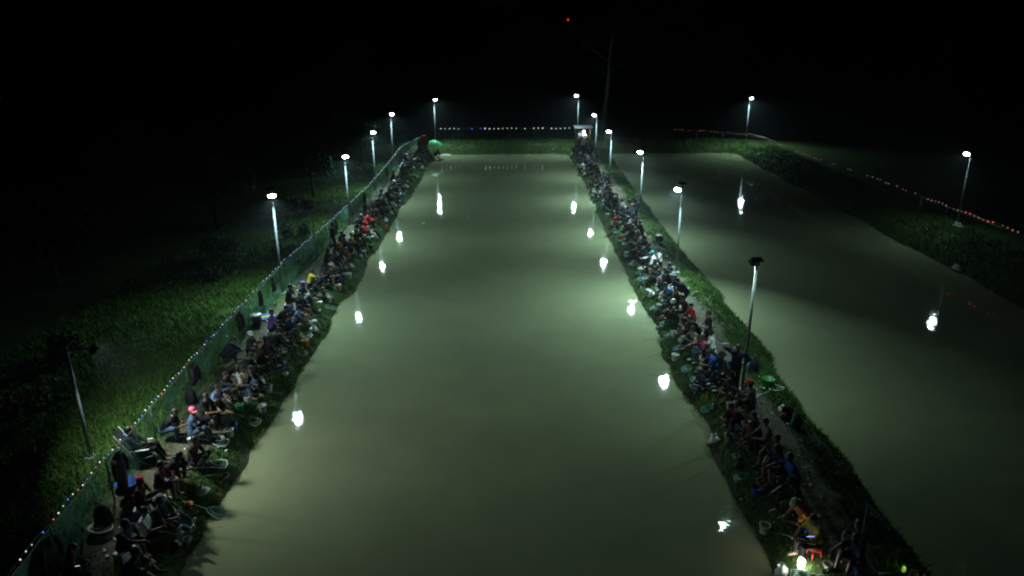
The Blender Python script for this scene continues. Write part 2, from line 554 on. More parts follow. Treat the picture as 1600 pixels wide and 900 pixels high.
def pick_left(i, q):
    if q.y < 13: return random.choice(['white', 'off', 'white', 'blue', 'off', 'pale_green', 'off'])
    if q.y < 22: return ['red', 'white', 'blue', 'pale_green', 'red', 'white', 'green', 'blue', 'white'][i % 9] if random.random() > .06 else 'off'
    if q.y < 45: return ['white', 'blue', 'pale_green', 'blue'][i % 4] if random.random() > .08 else 'off'
    return ['cyan', 'blue', 'pale_green', 'white'][i % 4]
light_string(lpath, FENCE_Z, 0.215, 'string of small coloured lights along the top of the left fence', pick_left, 0.46)
light_string([Vector((-7.6, 79.3, 0)), Vector((6.4, 79.1, 0))], 2.05, 0.48, 'string of white and blue lights across the far bank',
             lambda i, q: random.choice(['pale_green', 'white', 'blue', 'pale_green', 'off', 'pale_green', 'white']), 1.6)
light_string(rpath, 2.3, 0.36, 'string of faint red lights along the fence of the second pond',
             lambda i, q: random.choice(['dim_red', 'dim_pink', 'off', 'off']) if not (q.y > 70 or q.y < 40) else random.choice(['dim_red', 'red', 'off', 'dim_pink']))

# ------------------------------------------------------------------ people: bodies grown from a smooth implicit surface
def surface_nets(F, org, h):
    S = F < 0
    c = [(0, 0, 0), (1, 0, 0), (0, 1, 0), (1, 1, 0), (0, 0, 1), (1, 0, 1), (0, 1, 1), (1, 1, 1)]
    n0, n1_, n2_ = F.shape
    sl = lambda A, o: A[o[0]:n0 - 1 + o[0], o[1]:n1_ - 1 + o[1], o[2]:n2_ - 1 + o[2]]
    cnt = sum(sl(S, o).astype(np.int8) for o in c)
    act = (cnt > 0) & (cnt < 8)
    idx = -np.ones(act.shape, np.int64)
    cells = np.argwhere(act)
    idx[act] = np.arange(len(cells))
    acc = np.zeros((len(cells), 3)); num = np.zeros(len(cells))
    for a in range(8):
        for ax in range(3):
            if c[a][ax]: continue
            bcorner = list(c[a]); bcorner[ax] = 1
            A = F[tuple((cells + c[a]).T)]; B = F[tuple((cells + bcorner).T)]
            m = (A < 0) != (B < 0)
            t = A[m] / (A[m] - B[m])
            p = np.array(c[a], float)[None, :].repeat(m.sum(), 0); p[:, ax] += t
            acc[m] += p; num[m] += 1
    V = (cells + acc / num[:, None]) * h + org
    quads = []
    for ax in range(3):
        s0 = [slice(1, -1)] * 3; s1 = [slice(1, -1)] * 3
        s0[ax] = slice(0, -1); s1[ax] = slice(1, None)
        E = S[tuple(s0)] != S[tuple(s1)]
        pts = np.argwhere(E)
        ins = S[tuple(s0)][E]
        off = np.ones(3, int); off[ax] = 0
        pts = pts + off
        u, v = (ax + 1) % 3, (ax + 2) % 3
        eu = np.zeros(3, int); eu[u] = 1; ev = np.zeros(3, int); ev[v] = 1
        q = [idx[tuple((pts - eu - ev).T)], idx[tuple((pts - ev).T)], idx[tuple(pts.T)], idx[tuple((pts - eu).T)]]
        q = np.stack(q, 1)
        q[~ins] = q[~ins][:, ::-1]
        quads.append(q)
    return V, np.concatenate(quads)

def sdf_eval(prims, P, k):
    D = None
    for pr in prims:
        if pr[0] == 'c':
            a, b_, ra, rb = np.array(pr[1]), np.array(pr[2]), pr[3], pr[4]
            ab = b_ - a
            t = np.clip(((P - a) @ ab) / (ab @ ab + 1e-12), 0, 1)
            d = np.linalg.norm(P - a - t[..., None] * ab, axis=-1) - (ra + (rb - ra) * t)
        else:
            cc, rad, Rm = np.array(pr[1]), np.array(pr[2]), pr[3]
            q = (P - cc) @ Rm if Rm is not None else P - cc
            k0 = np.linalg.norm(q / rad, axis=-1); k1 = np.linalg.norm(q / rad ** 2, axis=-1)
            d = k0 * (k0 - 1) / np.maximum(k1, 1e-6)
        if D is None: D = d
        else:
            hh = np.clip(0.5 + 0.5 * (D - d) / k, 0, 1)
            D = D * (1 - hh) + d * hh - k * hh * (1 - hh)
    return D

def sdf_mesh(prims, h, k=0.025):
    lo = np.full(3, 9.); hi = -lo
    for pr in prims:
        r = max(pr[3], pr[4]) if pr[0] == 'c' else max(pr[2])
        for q in ((pr[1], pr[2]) if pr[0] == 'c' else (pr[1],)):
            lo = np.minimum(lo, np.array(q) - r - .04); hi = np.maximum(hi, np.array(q) + r + .04)
    n = np.ceil((hi - lo) / h).astype(int) + 1
    g = np.stack(np.meshgrid(*[lo[i] + np.arange(n[i]) * h for i in range(3)], indexing='ij'), -1)
    return surface_nets(sdf_eval(prims, g, k), lo, h)

def ik(a, c, l1, l2, pole):
    a, c = Vector(a), Vector(c)
    d = c - a; L = d.length
    if L > (l1 + l2) * .995:
        c = a + d.normalized() * (l1 + l2) * .995; d = c - a; L = d.length
    x = (l1 * l1 - l2 * l2 + L * L) / (2 * L)
    hgt = math.sqrt(max(l1 * l1 - x * x, 0))
    u = d.normalized(); p = Vector(pole); p = (p - u * p.dot(u)).normalized()
    return a + u * x + p * hgt, c

def skeleton(pelvis, lean, head_pitch, feet, knee_pole, hands, elbow_pole=((1, -.6, -.5), (-1, -.6, -.5)), head_yaw=0.0, foot_dir=(0, 1, 0), side=0.0):
    """x right, y forward, z up; index 0 right, 1 left"""
    J = {}
    pel = Vector(pelvis)
    sp = Vector((math.sin(side), math.sin(lean), math.cos(lean))).normalized()
    J['pel'] = pel; J['sp'] = sp
    J['chest'] = pel + sp * .34 + Vector((0, math.sin(lean) * .02, 0))
    J['neck'] = pel + sp * .50
    hd = Vector((0, math.sin(lean * .5 + head_pitch * .6), math.cos(lean * .5 + head_pitch * .6)))
    J['head'] = J['neck'] + hd * .155
    J['hrot'] = Matrix.Rotation(head_yaw, 3, 'Z') @ Matrix.Rotation(-head_pitch, 3, 'X')
    J['srot'] = Matrix.Rotation(-lean, 3, 'X')
    for i, s in enumerate((1, -1)):
        hip = pel + Vector((s * .088, 0, -.02))
        kp = knee_pole[i]
        knee, ank = ik(hip, feet[i], .42, .41, kp)
        fd = Vector(foot_dir[i] if hasattr(foot_dir[0], '__len__') else foot_dir).normalized()
        J['hip%d' % i], J['knee%d' % i], J['ank%d' % i] = hip, knee, ank
        J['toe%d' % i] = ank + fd * .165 + Vector((0, 0, -.035 if fd.z > -.3 else 0))
        sh = pel + sp * .455 + Vector((s * .185, 0, 0))
        el, wr = ik(sh, hands[i], .285, .25, elbow_pole[i])
        J['sh%d' % i], J['el%d' % i], J['wr%d' % i] = sh, el, wr
        J['hand%d' % i] = wr + (wr - el).normalized() * .075
    return J

def body_prims(J):
    P = []
    sr = np.array(J['srot'])
    sp = J['sp']
    P.append(('e', J['pel'] + sp * .03, (.160, .118, .125), sr))
    P.append(('e', J['pel'] + sp * .19, (.138, .102, .18), sr))
    P.append(('e', J['chest'], (.165, .112, .165), sr))
    P.append(('c', J['sh0'], J['sh1'], .056, .056))
    P.append(('c', J['neck'] - sp * .03, J['head'] - Vector((0, 0, .03)), .056, .050))
    hr = np.array(J['hrot'])
    H = lambda x, y, z: J['head'] + J['hrot'] @ Vector((x, y, z))
    P.append(('e', H(0, -.008, .02), (.077, .096, .102), hr))
    P.append(('e', H(0, .022, -.045), (.058, .066, .075), hr))
    P.append(('c', H(0, .085, .022), H(0, .104, -.018), .010, .017))
    for s in (1, -1):
        P.append(('e', H(s * .077, -.005, 0.0), (.012, .022, .034), hr))
    for i in (0, 1):
        P.append(('c', J['sh%d' % i], J['el%d' % i], .050, .038))
        P.append(('c', J['el%d' % i], J['wr%d' % i], .038, .026))
        P.append(('c', J['wr%d' % i], J['hand%d' % i], .027, .034))
        P.append(('c', J['hip%d' % i], J['knee%d' % i], .082, .055))
        kn, an = J['knee%d' % i], J['ank%d' % i]
        P.append(('c', kn, an, .054, .036))
        P.append(('c', kn * .68 + an * .32 + Vector((0, -.012, 0)), kn * .5 + an * .5 + Vector((0, -.01, 0)), .050, .044))
        heel = an - (J['toe%d' % i] - an).normalized() * .045 + Vector((0, 0, -.03))
        P.append(('c', heel, J['toe%d' % i], .040, .033))
    return P

def make_body(J, name):
    V, Q = sdf_mesh(body_prims(J), 0.017, 0.02)
    mi = np.zeros(len(Q), int)
    cen = V[Q].mean(1)
    for i in (0, 1):
        for q in (J['toe%d' % i], J['ank%d' % i] * .6 + J['toe%d' % i] * .4, J['ank%d' % i] + Vector((0, -.03, -.04))):
            mi[np.linalg.norm(cen - np.array(q), axis=1) < .075] = 1
    for x, y, z, r in ((.032, .085, .025, .016), (-.032, .085, .025, .016), (-.014, .082, -.062, .014), (.014, .082, -.062, .014)):
        e = np.array(J['head'] + J['hrot'] @ Vector((x, y, z)))
        mi[np.linalg.norm(cen - e, axis=1) < r] = 2
    # fingers and thumb, rooted in the palm
    fb = MB()
    for i, s in enumerate((1, -1)):
        d = (J['hand%d' % i] - J['wr%d' % i]).normalized()
        lat = d.cross(Vector((0, 0, 1)))
        lat = lat.normalized() if lat.length > .05 else Vector((1, 0, 0))
        dn = lat.cross(d).normalized()
        if dn.z > 0: dn = -dn
        for k, (o, L) in enumerate(((-.027, .062), (-.009, .072), (.009, .068), (.027, .052))):
            p0 = J['hand%d' % i] + lat * o
            fb.tube([p0, p0 + d * L * .45 + dn * .006, p0 + d * L * .75 + dn * .026, p0 + d * L * .72 + dn * .048], [.0095, .009, .008, .006], 5)
        th = J['wr%d' % i] + d * .03 - lat * s * .03
        fb.tube([th, th - lat * s * .028 + d * .03 + dn * .012, th - lat * s * .022 + d * .058 + dn * .026], [.012, .010, .007], 5)
    fv = np.array([tuple(p) for p in fb.v]); base = len(V)
    quads = [f for f in fb.f if len(f) == 4]
    V = np.concatenate([V, fv]); Q = np.concatenate([Q, np.array(quads) + base])
    mi = np.concatenate([mi, np.zeros(len(quads), int)])
    return np_mesh(name, V, Q, None, True, mi, [M['black']] * 3)

def make_shirt(J, long_sleeve, name):
    sr = np.array(J['srot']); sp = J['sp']; g = .016
    P = [('e', J['pel'] + sp * .07, (.165 + g, .125 + g, .13), sr), ('e', J['pel'] + sp * .20, (.15 + g, .112 + g, .19), sr),
         ('e', J['chest'], (.168 + g, .116 + g, .172), sr), ('c', J['sh0'], J['sh1'], .062 + g * .5, .062 + g * .5)]
    for i in (0, 1):
        sh, el, wr = J['sh%d' % i], J['el%d' % i], J['wr%d' % i]
        if long_sleeve:
            P += [('c', sh, el, .062, .052), ('c', el, el * .12 + wr * .88, .052, .040)]
        else:
            P.append(('c', sh, sh * .38 + el * .62, .064, .060))
    V, Q = sdf_mesh(P, 0.022, 0.03)
    V += (np.sin(V[:, 2:3] * 55 + V[:, 0:1] * 31) * np.cos(V[:, 1:2] * 47)) * .004
    return np_mesh(name, V, Q, None, True, None, [M['black']])

def make_trousers(J, long_leg, name):
    sr = np.array(J['srot']); sp = J['sp']
    P = [('e', J['pel'] + sp * .02, (.178, .136, .125), sr)]
    for i in (0, 1):
        hip, kn, an = J['hip%d' % i], J['knee%d' % i], J['ank%d' % i]
        if long_leg:
            P += [('c', hip, kn, .098, .070), ('c', kn, kn * .12 + an * .88, .070, .052)]
        else:
            P.append(('c', hip, hip * .10 + kn * .90, .099, .080))
    V, Q = sdf_mesh(P, 0.022, 0.03)
    V += (np.sin(V[:, 1:2] * 60 + V[:, 0:1] * 37) * np.cos(V[:, 2:3] * 51)) * .004
    return np_mesh(name, V, Q, None, True, None, [M['black']])

def hair_mesh(kind):
    mb = MB()
    if kind == 'short':
        V, Q = sdf_mesh([('e', (0, -.016, .034), (.086, .100, .100), None), ('e', (0, -.05, -.01), (.074, .062, .075), None)], .016, .02)
        keep = ~((V[Q].mean(1)[:, 1] > .045) & (V[Q].mean(1)[:, 2] < .055))
        return np_mesh('hair', V, Q[keep], None, True, None, [M['black']])
    if kind == 'long':
        V, Q = sdf_mesh([('e', (0, -.016, .034), (.090, .104, .102), None), ('e', (0, -.06, -.07), (.088, .062, .16), None)], .018, .03)
        keep = ~((V[Q].mean(1)[:, 1] > .04) & (V[Q].mean(1)[:, 2] < .05))
        return np_mesh('hair', V, Q[keep], None, True, None, [M['black']])
    if kind == 'cap':
        prof_ = [(.092, .0 + .045), (.094, .065), (.090, .095), (.074, .120), (.045, .136), (.012, .142), (0.0, .146)]
        mb.lathe(prof_, 14, (0, -.006, 0), sy=1.14)
        for zz in (.044, .052):
            g = []
            for i in range(9):
                w = R(-62 + i * 124 / 8)
                a = Vector((math.sin(w) * .092, math.cos(w) * .100, zz)); c = Vector((math.sin(w) * .088, math.cos(w) * .10 + .078 * math.cos(w * .75), zz - .016))
                g.append([a, c])
            mb.sheet(g)
    if kind == 'bucket_hat':
        mb.lathe([(.155, .018), (.150, .030), (.098, .062), (.094, .110), (.080, .138), (.03, .146), (0, .147)], 16, (0, -.006, 0), sy=1.06)
        mb.lathe([(.155, .016), (.095, .055)], 16, (0, -.006, 0), sy=1.06)
    return mb.mesh(kind, [M['black']], True)
HEAD_ME = {k: hair_mesh(k) for k in ('short', 'long', 'cap', 'bucket_hat')}

POSES = {
    'knees_up': skeleton((0, 0, .125), .30, .30, ((.12, .52, .085), (-.13, .50, .085)), ((.25, -.1, 1), (-.25, -.1, 1)), ((.10, .44, .42), (-.11, .42, .40))),
    'cross': skeleton((0, 0, .125), .26, .38, ((-.10, .30, .085), (.12, .34, .085)), ((1, .3, .25), (-1, .3, .25)), ((.09, .36, .30), (-.12, .34, .28)), foot_dir=((-.9, .3, 0), (.9, .3, 0))),
    'stool': skeleton((0, 0, .43), .22, .34, ((.14, .40, .085), (-.15, .36, .085)), ((.12, 1, .5), (-.12, 1, .5)), ((.10, .45, .62), (-.12, .42, .58))),
    'lean': skeleton((0, 0, .36), .66, .55, ((.17, .38, .085), (-.16, .34, .085)), ((.3, .6, 1), (-.3, .6, 1)), ((.06, .62, .46), (-.08, .60, .44))),
    'squat': skeleton((0, -.06, .24), .52, .20, ((.13, .10, .085), (-.13, .13, .085)), ((.35, 1, .7), (-.35, 1, .7)), ((.06, .50, .46), (-.07, .48, .44))),
    'legs_out': skeleton((0, 0, .125), .06, .30, ((.12, .80, .085), (-.14, .70, .085)), ((.1, 0, 1), (-.3, 0, 1)), ((.08, .40, .34), (-.13, .36, .32)), foot_dir=(0, .45, .75)),
    'reach': skeleton((0, 0, .34), .36, .12, ((.13, .48, .085), (-.15, .40, .085)), ((.15, .4, 1), (-.2, .4, 1)), ((.08, .66, .66), (-.10, .42, .44)), head_yaw=.25),
    'look_side': skeleton((0, 0, .33), .16, .10, ((.15, .45, .085), (-.13, .48, .085)), ((.2, .4, 1), (-.2, .4, 1)), ((.14, .42, .46), (-.15, .40, .42)), head_yaw=-.8),
    'recline': skeleton((0, 0, .40), -.34, .25, ((.12, .62, .085), (-.12, .58, .085)), ((.1, .8, 1), (-.1, .8, 1)), ((.06, .26, .60), (-.08, .24, .58))),
    'stand': skeleton((0, 0, .90), .04, .25, ((.11, .03, .085), (-.11, -.03, .085)), ((0, 1, 0), (0, 1, 0)), ((.16, .26, 1.02), (-.14, .28, 1.06))),
    'stand_wave': skeleton((0, 0, .90), .02, .10, ((.12, .04, .085), (-.12, -.02, .085)), ((0, 1, 0), (0, 1, 0)), ((.15, .10, 1.52), (-.24, .02, 1.04)), elbow_pole=((1, .1, .1), (-1, -.5, 0))),
    'stoop': skeleton((0, -.05, .86), .75, .60, ((.13, .05, .085), (-.13, -.04, .085)), ((0, 1, 0), (0, 1, 0)), ((.12, .52, .72), (-.12, .50, .70))),
}
SEAT_H = {'stool': .32, 'lean': .25, 'reach': .23, 'look_side': .22, 'recline': .30}
POSE_ME = {}
for pn, J in POSES.items():
    POSE_ME[pn] = dict(body=make_body(J, 'body_' + pn), tee=make_shirt(J, False, 'tee_' + pn), long=make_shirt(J, True, 'long_' + pn),
                       shorts=make_trousers(J, False, 'shorts_' + pn), trousers=make_trousers(J, True, 'trousers_' + pn))

CLOTH = {
    'black': (.010, .010, .012), 'charcoal': (.024, .024, .027), 'navy': (.012, .017, .042), 'dark brown': (.030, .020, .016), 'maroon': (.060, .012, .014),
    'dark green': (.014, .030, .020), 'grey': (.16, .165, .17), 'white': (.70, .72, .72), 'blue': (.03, .09, .36), 'light blue': (.16, .26, .50), 'red': (.52, .035, .035),
    'pink': (.62, .12, .22), 'yellow': (.55, .42, .05), 'lime': (.42, .55, .06), 'beige': (.38, .32, .24), 'teal': (.05, .28, .28), 'orange': (.60, .20, .03), 'purple': (.20, .10, .42),
    'denim': (.05, .08, .14), 'olive': (.05, .05, .025)}
CM = {k: mat('cloth_' + k.replace(' ', '_'), c, 0.88, 0, 0.28, 16, 0.35, 40, 0.2) for k, c in CLOTH.items()}
SKIN = [mat('skin_%s' % 'abc'[i], c, 0.55, 0, 0.12, 12) for i, c in enumerate(((.21, .115, .072), (.15, .08, .05), (.27, .155, .10)))]
HAIRM = mat('black_hair', (.012, .010, .009), .5, 0, .3, 40)
FACE_DARK = mat('eyes_and_lips', (.05, .02, .018), .5)
FOOT = [mat('sandal_black', (.015, .015, .015), .7), SKIN[1], mat('sandal_brown', (.08, .05, .03), .7), mat('white_shoes', (.5, .5, .5), .6)]

def person(x, y, pose, rz, shirt='black', hat=None, legs=None, long_sleeve=False, shorts=None, label='', group=None, z=None, s=1.0):
    me = POSE_ME[pose]; J = POSES[pose]
    if legs is None: legs = random.choice(['black', 'charcoal', 'black', 'denim', 'navy', 'olive', 'dark brown'])
    if shorts is None: shorts = random.random() < .45
    z = hz(x, y) if z is None else z
    o = link('person', me['body'], None, (x, y, z), (0, 0, rz), [random.choice(SKIN), random.choice(FOOT), FACE_DARK])
    o.scale = (s, s, s)
    tag(o, label, 'person', group)
    link('shirt', me['long' if long_sleeve else 'tee'], o, mats=[CM[shirt]])
    link('shorts' if shorts else 'trousers', me['shorts' if shorts else 'trousers'], o, mats=[CM[legs]])
    he = J['hrot'].to_euler()
    if hat is None or hat[0] == 'long_hair':
        link('hair', HEAD_ME['long' if hat else 'short'], o, J['head'], he, [HAIRM])
    else:
        kind, colr = hat
        link('hair', HEAD_ME['short'], o, J['head'], he, [HAIRM])
        link('cap' if kind == 'cap' else 'hat', HEAD_ME[kind], o, J['head'] + J['hrot'] @ Vector((0, 0, .006)), he, [CM[colr]])
    return o

def look(shirt, hat):
    t = '%s shirt' % shirt
    if hat and hat[0] != 'long_hair': t += ', %s %s' % (hat[1], 'cap' if hat[0] == 'cap' else 'hat')
    return t

DARK = ['black'] * 7 + ['charcoal'] * 3 + ['navy'] * 3 + ['dark brown'] * 2 + ['maroon', 'dark green']
MIX = ['grey', 'white', 'blue', 'grey', 'beige', 'light blue', 'maroon', 'olive', 'grey', 'navy']
HATS = [('cap', 'black'), ('cap', 'navy'), ('cap', 'grey'), ('cap', 'white'), ('bucket_hat', 'beige'), ('bucket_hat', 'black'), ('cap', 'charcoal')]
SIT = ['knees_up', 'cross', 'stool', 'lean', 'squat', 'legs_out', 'reach', 'look_side', 'knees_up', 'lean', 'cross']

def make_row(side, y0, y1, base_x, spacing, special):
    """special: list of (px, py of the seat, pose, turn, shirt, hat, legs, long sleeves, shorts)"""
    sg = 1 if side == 'left' else -1          # facing +x on the left bank, -x on the right bank
    fixed = []
    for (px, py, pose, turn, shirt, hat, legs, ls, sh) in special:
        p = ground_point(px, py, .70); fixed.append((p.y, p.x, pose, turn, shirt, hat, legs, ls, sh))
    spots = list(fixed)
    y = y0
    while y < y1:
        sp = spacing(y)
        y += sp * random.uniform(.82, 1.18)
        xo = random.uniform(-.16, .16) + (random.choice([-.5, -.42]) * sg if random.random() < .16 else 0)
        x = base_x(y) + xo
        if random.random() < .06: continue
        if any(abs(y - f[0]) < .42 and abs(x - f[1]) < .6 for f in fixed): continue
        shirt = random.choice(DARK) if random.random() < .84 else random.choice(MIX)
        hat = random.choice(HATS) if random.random() < .28 else (('long_hair',) if random.random() < .06 else None)
        spots.append((y, x, random.choice(SIT), random.uniform(-.45, .45), shirt, hat, None, random.random() < .6, random.random() < .28))
    spots.sort(key=lambda q: q[0])
    out = []
    for i, (y, x, pose, turn, shirt, hat, legs, ls, sh) in enumerate(spots):
        n = i + 1
        lab = '%s person from the near end of the %s bank row, %s' % (ordinal(n), side, look(shirt, hat))
        o = person(x, y, pose, -sg * math.pi / 2 + turn, shirt, hat, legs, ls, sh, lab, 'anglers sitting along the %s bank' % side, s=random.uniform(.92, 1.03))
        out.append((o, pose, n, side, sg, x, y))
    return out

left_special = [
    (196, 868, 'reach', -.3, 'denim', None, 'black', False, True),
    (205, 898, 'knees_up', .2, 'black', None, 'black', True, True),
    (228, 832, 'legs_out', .1, 'white', None, 'black', False, True),
    (252, 812, 'legs_out', -.1, 'charcoal', ('bucket_hat', 'grey'), 'denim', False, False),
    (222, 800, 'look_side', .2, 'maroon', ('cap', 'red'), 'charcoal', False, False),
    (252, 778, 'stool', .1, 'maroon', None, 'grey', True, False),
    (266, 752, 'lean', 0, 'black', None, 'black', False, False),
    (300, 722, 'cross', 0, 'dark brown', None, 'black', True, False),
    (303, 690, 'look_side', .3, 'denim', ('cap', 'pink'), 'denim', False, False),
    (322, 668, 'stool', -.1, 'black', None, 'black', False, False),
    (335, 640, 'knees_up', 0, 'light blue', None, 'beige', False, False),
    (378, 592, 'lean', .1, 'black', None, 'black', True, False),
    (392, 562, 'look_side', 0, 'charcoal', ('cap', 'white'), 'black', False, False),
    (430, 538, 'knees_up', 0, 'teal', None, 'denim', False, False),
    (425, 525, 'look_side', .3, 'purple', None, 'black', False, False),
    (470, 470, 'cross', 0, 'navy', ('cap', 'purple'), 'black', True, False),
    (484, 452, 'reach', .2, 'yellow', None, 'black', False, False),
    (548, 388, 'look_side', .1, 'lime', None, 'black', False, False),
    (566, 366, 'knees_up', .1, 'red', ('cap', 'red'), 'red', True, False),
    (574, 358, 'stool', .2, 'red', None, 'charcoal', True, False),
    (525, 402, 'lean', .2, 'orange', None, 'black', False, False),
]
right_special = [
    (1024, 424, 'reach', -.2, 'white', ('cap', 'teal'), 'black', True, False),
    (1030, 418, 'look_side', .2, 'white', None, 'black', False, False),
    (1052, 470, 'lean', 0, 'light blue', None, 'denim', False, False),
    (1062, 462, 'squat', 0, 'navy', None, 'black', False, False),
    (1058, 488, 'knees_up', .2, 'black', ('bucket_hat', 'white'), 'black', False, False),
    (1082, 512, 'stool', .1, 'red', None, 'charcoal', False, False),
    (1088, 540, 'knees_up', .2, 'beige', None, 'black', False, False),
    (1104, 562, 'reach', .1, 'pink', None, 'denim', False, False),
    (1112, 556, 'look_side', -.3, 'white', None, 'black', False, False),
    (1120, 582, 'lean', 0, 'blue', None, 'navy', False, False),
    (1100, 596, 'cross', 0, 'navy', ('cap', 'grey'), 'denim', False, False),
    (1142, 606, 'look_side', 0, 'black', ('cap', 'blue'), 'black', False, False),
    (1172, 640, 'look_side', -.2, 'grey', ('cap', 'red'), 'charcoal', False, False),
    (1158, 662, 'lean', .1, 'maroon', None, 'black', True, False),
    (1198, 706, 'stool', 0, 'grey', None, 'black', False, False),
    (1240, 762, 'reach', 0, 'blue', None, 'black', False, False),
    (1262, 826, 'lean', .1, 'orange', ('bucket_hat', 'beige'), 'black', False, False),
    (1272, 862, 'stool', .2, 'yellow', None, 'black', False, False),
    (912, 262, 'stool', 0, 'white', None, 'black', False, False),
    (940, 302, 'knees_up', 0, 'white', None, 'black', False, False),
    (966, 352, 'knees_up', 0, 'maroon', ('cap', 'red'), 'black', False, False),
]
lrow = make_row('left', 12.2, 72.6, lambda y: -9.0 + (0.0 if y < 62 else (y - 62) * .03), lambda y: .47 if y < 50 else .50, left_special)
rrow = make_row('right', 12.4, 72.8, lambda y: 7.12 - (0.0 if y < 55 else (y - 55) * .018), lambda y: .40 if y < 45 else .46, right_special)
ROWS = lrow + rrow


# ------------------------------------------------------------------ seats, rods, buckets, nets: what the anglers have with them
def mesh_of(fn, name, mats, smooth=True):
    mb = MB(); fn(mb); return mb.mesh(name, mats, smooth)

PL_ = {k: mat('plastic_' + k.replace(' ', '_'), c, .45, 0, .12, 6) for k, c in
       {'red': (.55, .03, .03), 'blue': (.03, .10, .42), 'white': (.72, .74, .74), 'green': (.03, .25, .09), 'black': (.015, .015, .016), 'yellow': (.6, .45, .05),
        'grey': (.28, .29, .30), 'teal': (.06, .32, .33), 'pink': (.65, .15, .28), 'orange': (.6, .2, .03), 'pale': (.55, .54, .48)}.items()}

def stool_seat(mb, h):
    mb.lathe([(0.0, h - .03), (.15, h - .03), (.158, h - .015), (.15, h), (.07, h - .006), (0.0, h - .006)], 14)
    mb.lathe([(.150, h - .09), (.156, h - .03)], 14)
def stool_leg(mb, h, i):
    a = R(45 + 90 * i)
    mb.tube([(math.cos(a) * .125, math.sin(a) * .125, h - .04), (math.cos(a) * .165, math.sin(a) * .165, 0)], [.024, .019], 6)
STOOLS = {}
for h in (.32, .25, .23, .22):
    STOOLS[h] = (mesh_of(lambda mb: stool_seat(mb, h), 'stool_seat', [PL_['red']]), [mesh_of(lambda mb: stool_leg(mb, h, i), 'stool_leg', [PL_['red']]) for i in range(4)])

def cooler(mb_h):
    b = MB(); b.box((0, 0, mb_h * .42), (.40, .27, mb_h * .84)); b1 = b.mesh('cooler_body', [PL_['blue']])
    b = MB(); b.box((0, 0, mb_h * .92), (.42, .29, mb_h * .15), None, .95); b2 = b.mesh('cooler_lid', [PL_['white']])
    b = MB(); b.tube([(-.22, 0, mb_h * .7), (-.235, 0, mb_h * .99), (0, 0, mb_h * 1.0 + .004), (.235, 0, mb_h * .99), (.22, 0, mb_h * .7)], .009, 5); b3 = b.mesh('cooler_handle', [PL_['white']])
    return b1, b2, b3
COOLERS = {h: cooler(h) for h in (.32, .25, .23, .22)}

def pail(mb):
    mb.lathe([(0, 0), (.105, 0), (.112, .01), (.14, .25), (.150, .255), (.150, .272), (.138, .272), (.108, .02), (0, .02)], 16)
PAIL_ME = mesh_of(pail, 'pail', [PL_['white']])
def pail_handle(mb):
    mb.tube([(math.cos(R(a)) * .15, .05 + .10 * math.sin(R(a)), .26 + .02 * math.sin(R(a))) for a in range(0, 181, 20)], .005, 5)
PAILH_ME = mesh_of(pail_handle, 'pail_handle', [M['dark_metal']])
def tub(mb):
    mb.lathe([(0, 0), (.075, 0), (.09, .075), (.096, .08), (.096, .088), (.086, .088), (.072, .012), (0, .012)], 14)
TUB_ME = mesh_of(tub, 'bait_tub', [PL_['white']])
def bag(mb):
    n = 12
    prof_ = [(0, 0), (.13, .0), (.17, .05), (.15, .13), (.09, .19), (.035, .22), (.06, .27), (.085, .30)]
    mb.lathe(prof_, n, sx=1.0, sy=.7)
    mb.v = [(x * (1 + .22 * math.sin(7 * y * 20 + z * 31)), y * (1 + .25 * math.cos(x * 61 + z * 23)), z * (1 + .12 * math.sin(x * 40 + y * 55))) for x, y, z in mb.v]
BAG_ME = mesh_of(bag, 'plastic_bag', [PL_['white']])
def bottle(mb):
    mb.lathe([(0, 0), (.032, 0), (.034, .02), (.034, .13), (.026, .17), (.012, .195), (.012, .215), (0, .215)], 10)
BOTTLE_ME = mesh_of(bottle, 'bottle', [PL_['white']])

